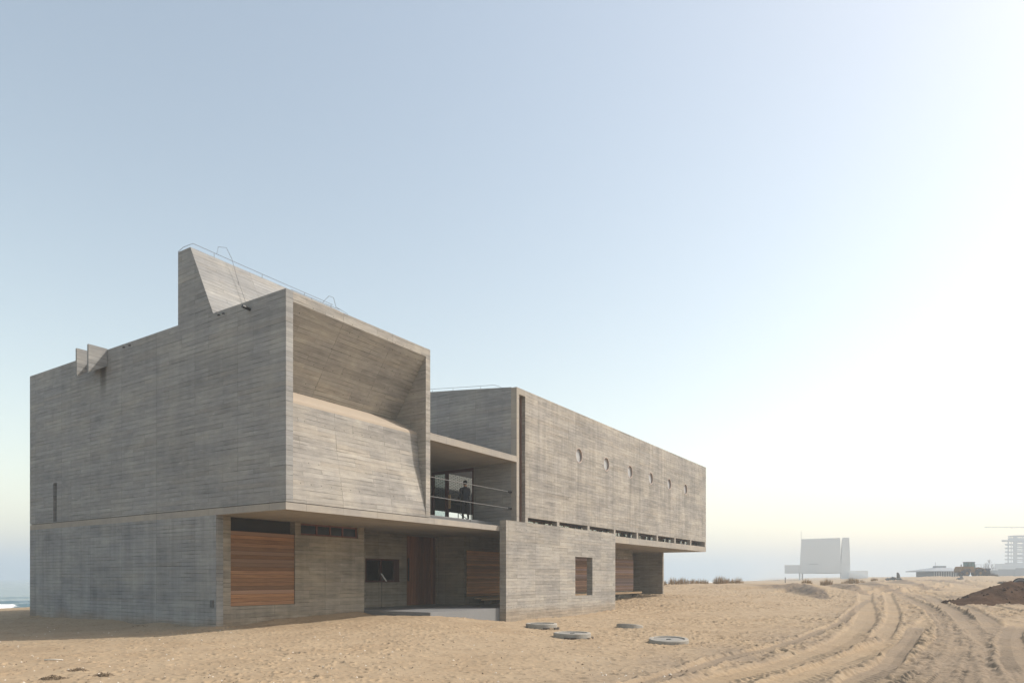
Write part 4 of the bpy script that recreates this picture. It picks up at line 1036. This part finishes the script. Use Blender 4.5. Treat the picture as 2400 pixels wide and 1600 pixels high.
mb = MB(); ipoly(mb, [(1896, 1320.8), (1918, 1320.8), (1918, 1321.5), (1896, 1321.5)], D - .3, .25); mb.build('ledge', M['farw'], ch)
for p0, p1, dd in ((1872.6, 1875.7, 1), (1879, 1881.9, 4)):
    mb = MB(); ipoly(mb, [(p0, 1342.9), (p1, 1342.9), (p1, 1360), (p0, 1360)], D + dd, .8); mb.build('stilt', M['chapel'], ch)
mb = MB(); ipoly(mb, [(1877.3, 1245), (1878.1, 1245), (1878.1, 1262.8), (1877.3, 1262.8)], D + 2, .12); mb.build('mast', M['farw'], ch)
# beach pavilion
D = 215
pv = thing('beach_pavilion', 'low glazed pavilion with a wide hipped roof, behind the wheel loader', 'pavilion', (0, 0, 0))
xl, xr = (2182.4 - CX) / F * D, (2286 - CX) / F * D; ze, zr = zat(1337.0, D), zat(1328.6, D)
mb = MB(); c0, c1 = (2223 - CX) / F * D, (2246 - CX) / F * D
e = [(xl, D, ze), (xr, D, ze), (xr, D + 14, ze), (xl, D + 14, ze)]; r_ = [(c0, D + 6, zr), (c1, D + 6, zr), (c1, D + 8, zr), (c0, D + 8, zr)]
for i in range(4): mb.poly([e[i], e[(i + 1) % 4], r_[(i + 1) % 4], r_[i]])
mb.poly(r_); mb.poly([(p[0], p[1], p[2] - .25) for p in e]);
for i in range(4): p, q = e[i], e[(i + 1) % 4]; mb.poly([p, q, (q[0], q[1], q[2] - .25), (p[0], p[1], p[2] - .25)])
mb.build('roof', M['farroof'], pv)
mb = MB(); mb.box(c0, c1, D + 6, D + 8, zr, zr + .55); mb.build('roof_lantern', M['farroof'], pv)
b0_, b1_ = (2200 - CX) / F * D, (2270 - CX) / F * D
mb = MB(); mb.box(b0_, b1_, D + 2.5, D + 12, zat(1354, D), ze - .26); mb.build('glazed_wall', M['fard'], pv)
k = MB(); k.box(-.06, .06, D + 2.38, D + 2.48, zat(1353, D), ze - .27); me = k.mesh('mullion', M['white'])
for i in range(13): link('mullion', me, pv, (b0_ + .1 + i * (b1_ - b0_ - .2) / 12, 0, 0))
mb = MB(); mb.box((2224.6 - CX) / F * D, (2225.2 - CX) / F * D, D + 7, D + 7.1, zr, zr + 1.7); mb.build('mast', M['farw'], pv)
# unfinished tower
hr = far_thing('unfinished_tower', 'pale unfinished concrete tower with open floors and projecting slabs, in the haze', 'tower block', 2385, 690)
D = 0
def bx(x0, x1, y0, y1, d, dep, name, mat, par):
    mb = MB(); ipoly(mb, [(x0, y0), (x1, y0), (x1, y1), (x0, y1)], d, dep); return mb.build(name, mat, par)
for i in range(7):
    y0 = 1264.6 + i * 8.85; x0 = 2347.5 if i == 0 else 2355.0
    bx(x0, 2452, y0, y0 + 1.7, D, 22, 'floor_slab', M['farw'], hr)
for x0, x1 in ((2361.4, 2364.6), (2369, 2370.8), (2397, 2420), (2440, 2444)): bx(x0, x1, 1264, 1321, D + 1, 1.2, 'column', M['farw'], hr)
bx(2374, 2384.2, 1258, 1324, D + 1.5, 12, 'core', M['farw'], hr)
bx(2396.8, 2446, 1262, 1324, D + 1.8, 12, 'core', M['farw'], hr)
bx(2362, 2450, 1259.8, 1264.4, D + 1, 20, 'parapet', M['farw'], hr)
mb = MB(); ipoly(mb, [(2362, 1255.6), (2378, 1253.8), (2420, 1253.2), (2450, 1254), (2450, 1255.4), (2378, 1255.4)], D + .5, 21); mb.build('roof_canopy', M['farw'], hr)
for x0 in (2375, 2383.5, 2397, 2420): bx(x0, x0 + .9, 1255.5, 1259.8, D + 4, .4, 'canopy_post', M['farw'], hr)
for i in range(10): bx(2384.2, 2396.8, 1268.8 + i * 4.9, 1270.6 + i * 4.9, D + 8, 4, 'stair_flight', M['farw'], hr)
bx(2331, 2470, 1320.2, 1352, D - 8, 40, 'podium', M['farw'], hr)
bx(2349, 2470, 1324.5, 1352, D - 12, 3.5, 'podium_wall', M['farroof'], hr)
# long dark site building and hoarding
lb = far_thing('site_shed', 'long low grey-blue shed with a flat stepped roof under the unfinished tower', 'shed', 2360, 440)
D = 0
for (x0, x1, y0) in ((2300, 2338.5, 1335.5), (2339, 2380, 1333.2), (2380.5, 2450, 1330.4)): bx(x0, x1, y0, 1353, D + (2338 - x0) * .05, 14, 'shed_bay', M['fard'], lb)
# tower crane: mast stands outside the picture, its jib reaches in
D = 640
cr = thing('tower_crane', 'faint horizontal jib of a tower crane above the unfinished tower', 'crane', (0, 0, 0))
M['crane'] = plain('crane_steel', (.22, .21, .19), .6, .05, 1)
X0, X1 = (2308 - CX) / F * D, (2470 - CX) / F * D; zc = zat(1234.8, D)
mb = MB()
for dy, dz in ((-.6, 0), (.6, 0), (0, .95)): mb.tube([(X0, D + dy, zc + dz * .5 - .3), (X1, D + dy, zc + dz * .5 - .3)], .17, 4)
n = 44
for i in range(n):
    x0, x1 = X0 + (X1 - X0) * i / n, X0 + (X1 - X0) * (i + 1) / n
    mb.tube([(x0, D - .6, zc - .3), ((x0 + x1) / 2, D, zc + .18)], .05, 4); mb.tube([((x0 + x1) / 2, D, zc + .18), (x1, D + .6, zc - .3)], .05, 4)
mb.build('jib', M['crane'], cr)
xm = (2450 - CX) / F * D; mb = MB()
for sx in (-.8, .8):
    for sy in (-.8, .8): mb.tube([(xm + sx, D + sy, 1), (xm + sx, D + sy, zc + 3)], .14, 4)
for i in range(26):
    z0 = 2 + i * 2; sgn = 1 if i % 2 else -1; mb.tube([(xm - .8 * sgn, D - .8, z0), (xm + .8 * sgn, D - .8, z0 + 2)], .08, 4)
mb.build('mast', M['crane'], cr)
mb = MB(); xt = (2372 - CX) / F * D; mb.box(xt - .8, xt + .8, D - .5, D + .5, zc - .8, zc - .35); mb.build('trolley', M['crane'], cr)

# bare trees in the haze
M['bark'] = plain('bare_bark', (.12, .10, .09), .9, .1, 3)
def bare_tree(px, d, h, seed, label):
    r = np.random.default_rng(seed); x, y = at(px, d); z = gz(x, y) - .2
    t = thing('bare_tree', label, 'tree', (x, y, z), 0, 'bare trees in the haze')
    mb = MB(); mb.tube([(0, 0, 0), (.1, 0, h * .4), (0, .1, h * .7), (.1, 0, h)], h * .018, 6, r1=.03); mb.build('trunk', M['bark'], t)
    mb = MB()
    for i in range(26):
        z0 = h * r.uniform(.25, .92); a = r.uniform(0, 6.28); L = (h - z0) * r.uniform(.35, .6) + .4
        p = Vector((0, 0, z0)); q = p + Vector((math.cos(a) * L * .55, math.sin(a) * L * .55, L * .7)); s_ = q + Vector((math.cos(a + .6) * L * .25, math.sin(a + .6) * L * .25, L * .4))
        mb.tube([p, q, s_], h * .006, 4, r1=.012)
        for k in range(3):
            m_ = p + (q - p) * r.uniform(.4, 1); b = r.uniform(0, 6.28); mb.tube([m_, m_ + Vector((math.cos(b) * L * .3, math.sin(b) * L * .3, L * .35))], .03, 3, r1=.01)
    mb.build('crown', M['bark'], t)
for i, (px, h, lab) in enumerate(((2304, 5.5, 'first and lowest bare tree right of the wheel loader'), (2311, 7.0, 'second bare tree right of the wheel loader, thin and hazy'), (2318, 8.6, 'tallest bare tree left of the grey shed roof'), (2325, 6.4, 'bare tree nearest the grey shed and podium'))):
    bare_tree(px, 330, h, 300 + i, lab)

# wheel loader
def wheel_loader():
    x, y = at(2242.5, 152); z = min(gz(x + 1, y), gz(x + 5, y)) - .05
    t = thing('wheel_loader', 'dirty yellow wheel loader with a green-tinted cab, working on the rise', 'wheel loader', (x, y, z), R(2))
    yel = plain('dusty_yellow_paint', (.20, .115, .04), .75, .3, 1.2); dk = plain('dark_machine_parts', (.05, .05, .055), .8, .2, 2); gl = plain('cab_glass', (.10, .17, .15), .15, .1, 2, .5); M['tyre'] = plain('dusty_tyre', (.055, .05, .048), .9, .2, 3)
    mb = MB(); mb.prism([(.15, .95), (0, 1.25), (.25, 2.05), (.5, 2.15), (3.2, 2.15), (3.2, .85), (.6, .80)], 'y', -1.0, 1.0); mb.build('rear_body', yel, t)
    mb = MB(); mb.box(.3, .9, -1.02, 1.02, .75, 1.25); mb.build('counterweight', dk, t)
    mb = MB(); mb.prism([(2.0, 2.16), (2.0, 3.05), (3.45, 3.05), (3.6, 2.2), (3.6, 1.6), (3.2, 1.6)], 'y', -.75, .75); mb.build('cab', gl, t)
    mb = MB(); mb.box(1.92, 3.55, -.85, .85, 3.051, 3.16); mb.build('cab_roof', M['tyre'], t)
    for px_ in (1.98, 2.66, 3.38):
        mb = MB(); mb.box(px_, px_ + .10, -.78, -.752, 2.16, 3.05); mb.box(px_, px_ + .10, .752, .78, 2.16, 3.05); mb.build('cab_pillar', dk, t)
    mb = MB(); mb.tube([(1.25, .4, 2.15), (1.25, .4, 2.62)], .10, 8); mb.build('exhaust', dk, t)
    mb = MB(); mb.prism([(3.3, .9), (3.3, 1.9), (4.6, 2.0), (5.2, 1.55), (5.2, .9)], 'y', -.55, .55); mb.build('front_frame', yel, t)
    for sy in (-.65, .55):
        mb = MB(); mb.prism([(4.0, 1.75), (4.3, 2.05), (5.6, 1.75), (6.4, 1.0), (6.3, .7), (5.3, 1.35)], 'y', sy, sy + .12); mb.build('lift_arm', yel, t)
    mb = MB()
    for sy in (-.8, .8): mb.tube([(3.62, sy, 2.55), (4.85, sy, 2.55), (4.85, sy, 1.9)], .035, 5)
    mb.build('guard_rail', dk, t)
    mb = MB(); mb.prism([(6.3, .25), (6.15, .9), (6.35, 1.55), (6.65, 1.75), (6.75, 1.72), (6.5, 1.4), (6.42, .9), (6.6, .45), (7.3, .15), (7.3, .08)], 'y', -1.35, 1.35); mb.build('bucket', dk, t)
    for wx in (1.55, 4.55):
        for sy in (-1.1, .65):
            mb = MB(); mb.lathe([(.32, 0), (.62, 0), (.72, .08), (.72, .37), (.62, .45), (.32, .45)], 24); me = mb.mesh('wheel', M['tyre']); me.transform(Matrix.Rotation(R(-90), 4, 'X'))
            w = link('wheel', me, t, (wx, sy, .70))
            mb = MB(); mb.lathe([(0, .03), (.33, .03), (.33, .42), (0, .42)], 16); me = mb.mesh('rim', yel); me.transform(Matrix.Rotation(R(-90), 4, 'X')); link('rim', me, w)
        mb = MB(); mb.prism([(wx - .9, .9), (wx - .75, 1.45), (wx - .3, 1.62), (wx + .5, 1.62), (wx + .85, 1.2), (wx + .75, 1.2), (wx + .45, 1.5), (wx - .3, 1.5), (wx - .65, 1.35), (wx - .8, .9)], 'y', -1.2, -.6); mb.build('mudguard', dk, t)
wheel_loader()

# rubble heap with an upright piece, lone post, breakwater, dark lump
M['rubble'] = plain('dark_rubble', (.10, .095, .085), .95, .3, 2)
def lump(mb, c, r, seed):
    rr = np.random.default_rng(seed); b = bmesh.new(); bmesh.ops.create_icosphere(b, subdivisions=2, radius=1)
    k = len(mb.v)
    for v in b.verts: mb.v.append(tuple(c[i] + v.co[i] * r[i] * rr.uniform(.8, 1.15) for i in range(3)))
    for f in b.faces: mb.f.append(tuple(k + v.index for v in f.verts)); mb.mi.append(0)
    b.free()
x, y = at(2093, 140); z = gz(x, y)
rb = thing('rubble_heap', 'dark rubble heap with one pointed slab standing up, on the far brow', 'rubble heap', (x, y, z))
mb = MB()
for i in range(26):
    u_ = RNG.uniform(-1, 1); lump(mb, (u_ * 1.5, RNG.uniform(-.6, .6), .15 + .35 * (1 - abs(u_)) * RNG.random()), (RNG.uniform(.2, .5), RNG.uniform(.2, .5), RNG.uniform(.15, .35)), 500 + i)
tag(mb.build('rubble', M['rubble'], rb), kind='stuff')
mb = MB(); mb.prism([(.85, 0), (.85, 1.62), (1.05, 1.5), (1.25, 1.1), (1.32, .6), (1.5, 0)], 'y', -.25, .25); mb.build('pointed_slab', M['rubble'], rb)
x, y = at(1840.5, 118); mb = MB(); mb.tube([(0, 0, -.3), (0, 0, zat(1352, 118) - gz(x, y))], .075, 8)
tag(mb.build('marker_post', M['steel'], None, (x, y, gz(x, y))), 'single thin grey post standing on the beach below the chapel wing', 'post')
D = 300; mb = MB()
for i in range(22):
    px = 1757 + i * 1.8; x = (px - CX) / F * D; lump(mb, (x, D + i * .3, zat(1362.6 - .03 * i, D)), (.55, .7, .32), 700 + i)
tag(mb.build('stone_breakwater', M['rubble']), 'low dark line of breakwater stones at the edge of the sea', 'breakwater')
x, y = at(2250, 128); mb = MB(); lump(mb, (0, 0, .2), (.75, .4, .35), 801); lump(mb, (.35, .1, .3), (.3, .3, .5), 802)
tag(mb.build('stone_lump', M['rubble'], None, (x, y, gz(x, y))), 'dark lump of stone on the sand before the wheel loader', 'stone')

# ------------------------------------------------------------------ haze
hz = MB(); hz.box(-4300, 4300, -900, 4700, -9, 62)
hme = hz.mesh('haze', [], weld=False)
hm = bpy.data.materials.new('haze_air'); hm.use_nodes = True; t = hm.node_tree; t.nodes.clear()
vo = t.nodes.new('ShaderNodeVolumePrincipled'); ou = t.nodes.new('ShaderNodeOutputMaterial'); t.links.new(vo.outputs[0], ou.inputs['Volume'])
vo.inputs['Color'].default_value = (.70, .79, .875, 1); vo.inputs['Density'].default_value = .0015; vo.inputs['Anisotropy'].default_value = .12
hme.materials.append(hm)
tag(link('haze', hme), kind='stuff')
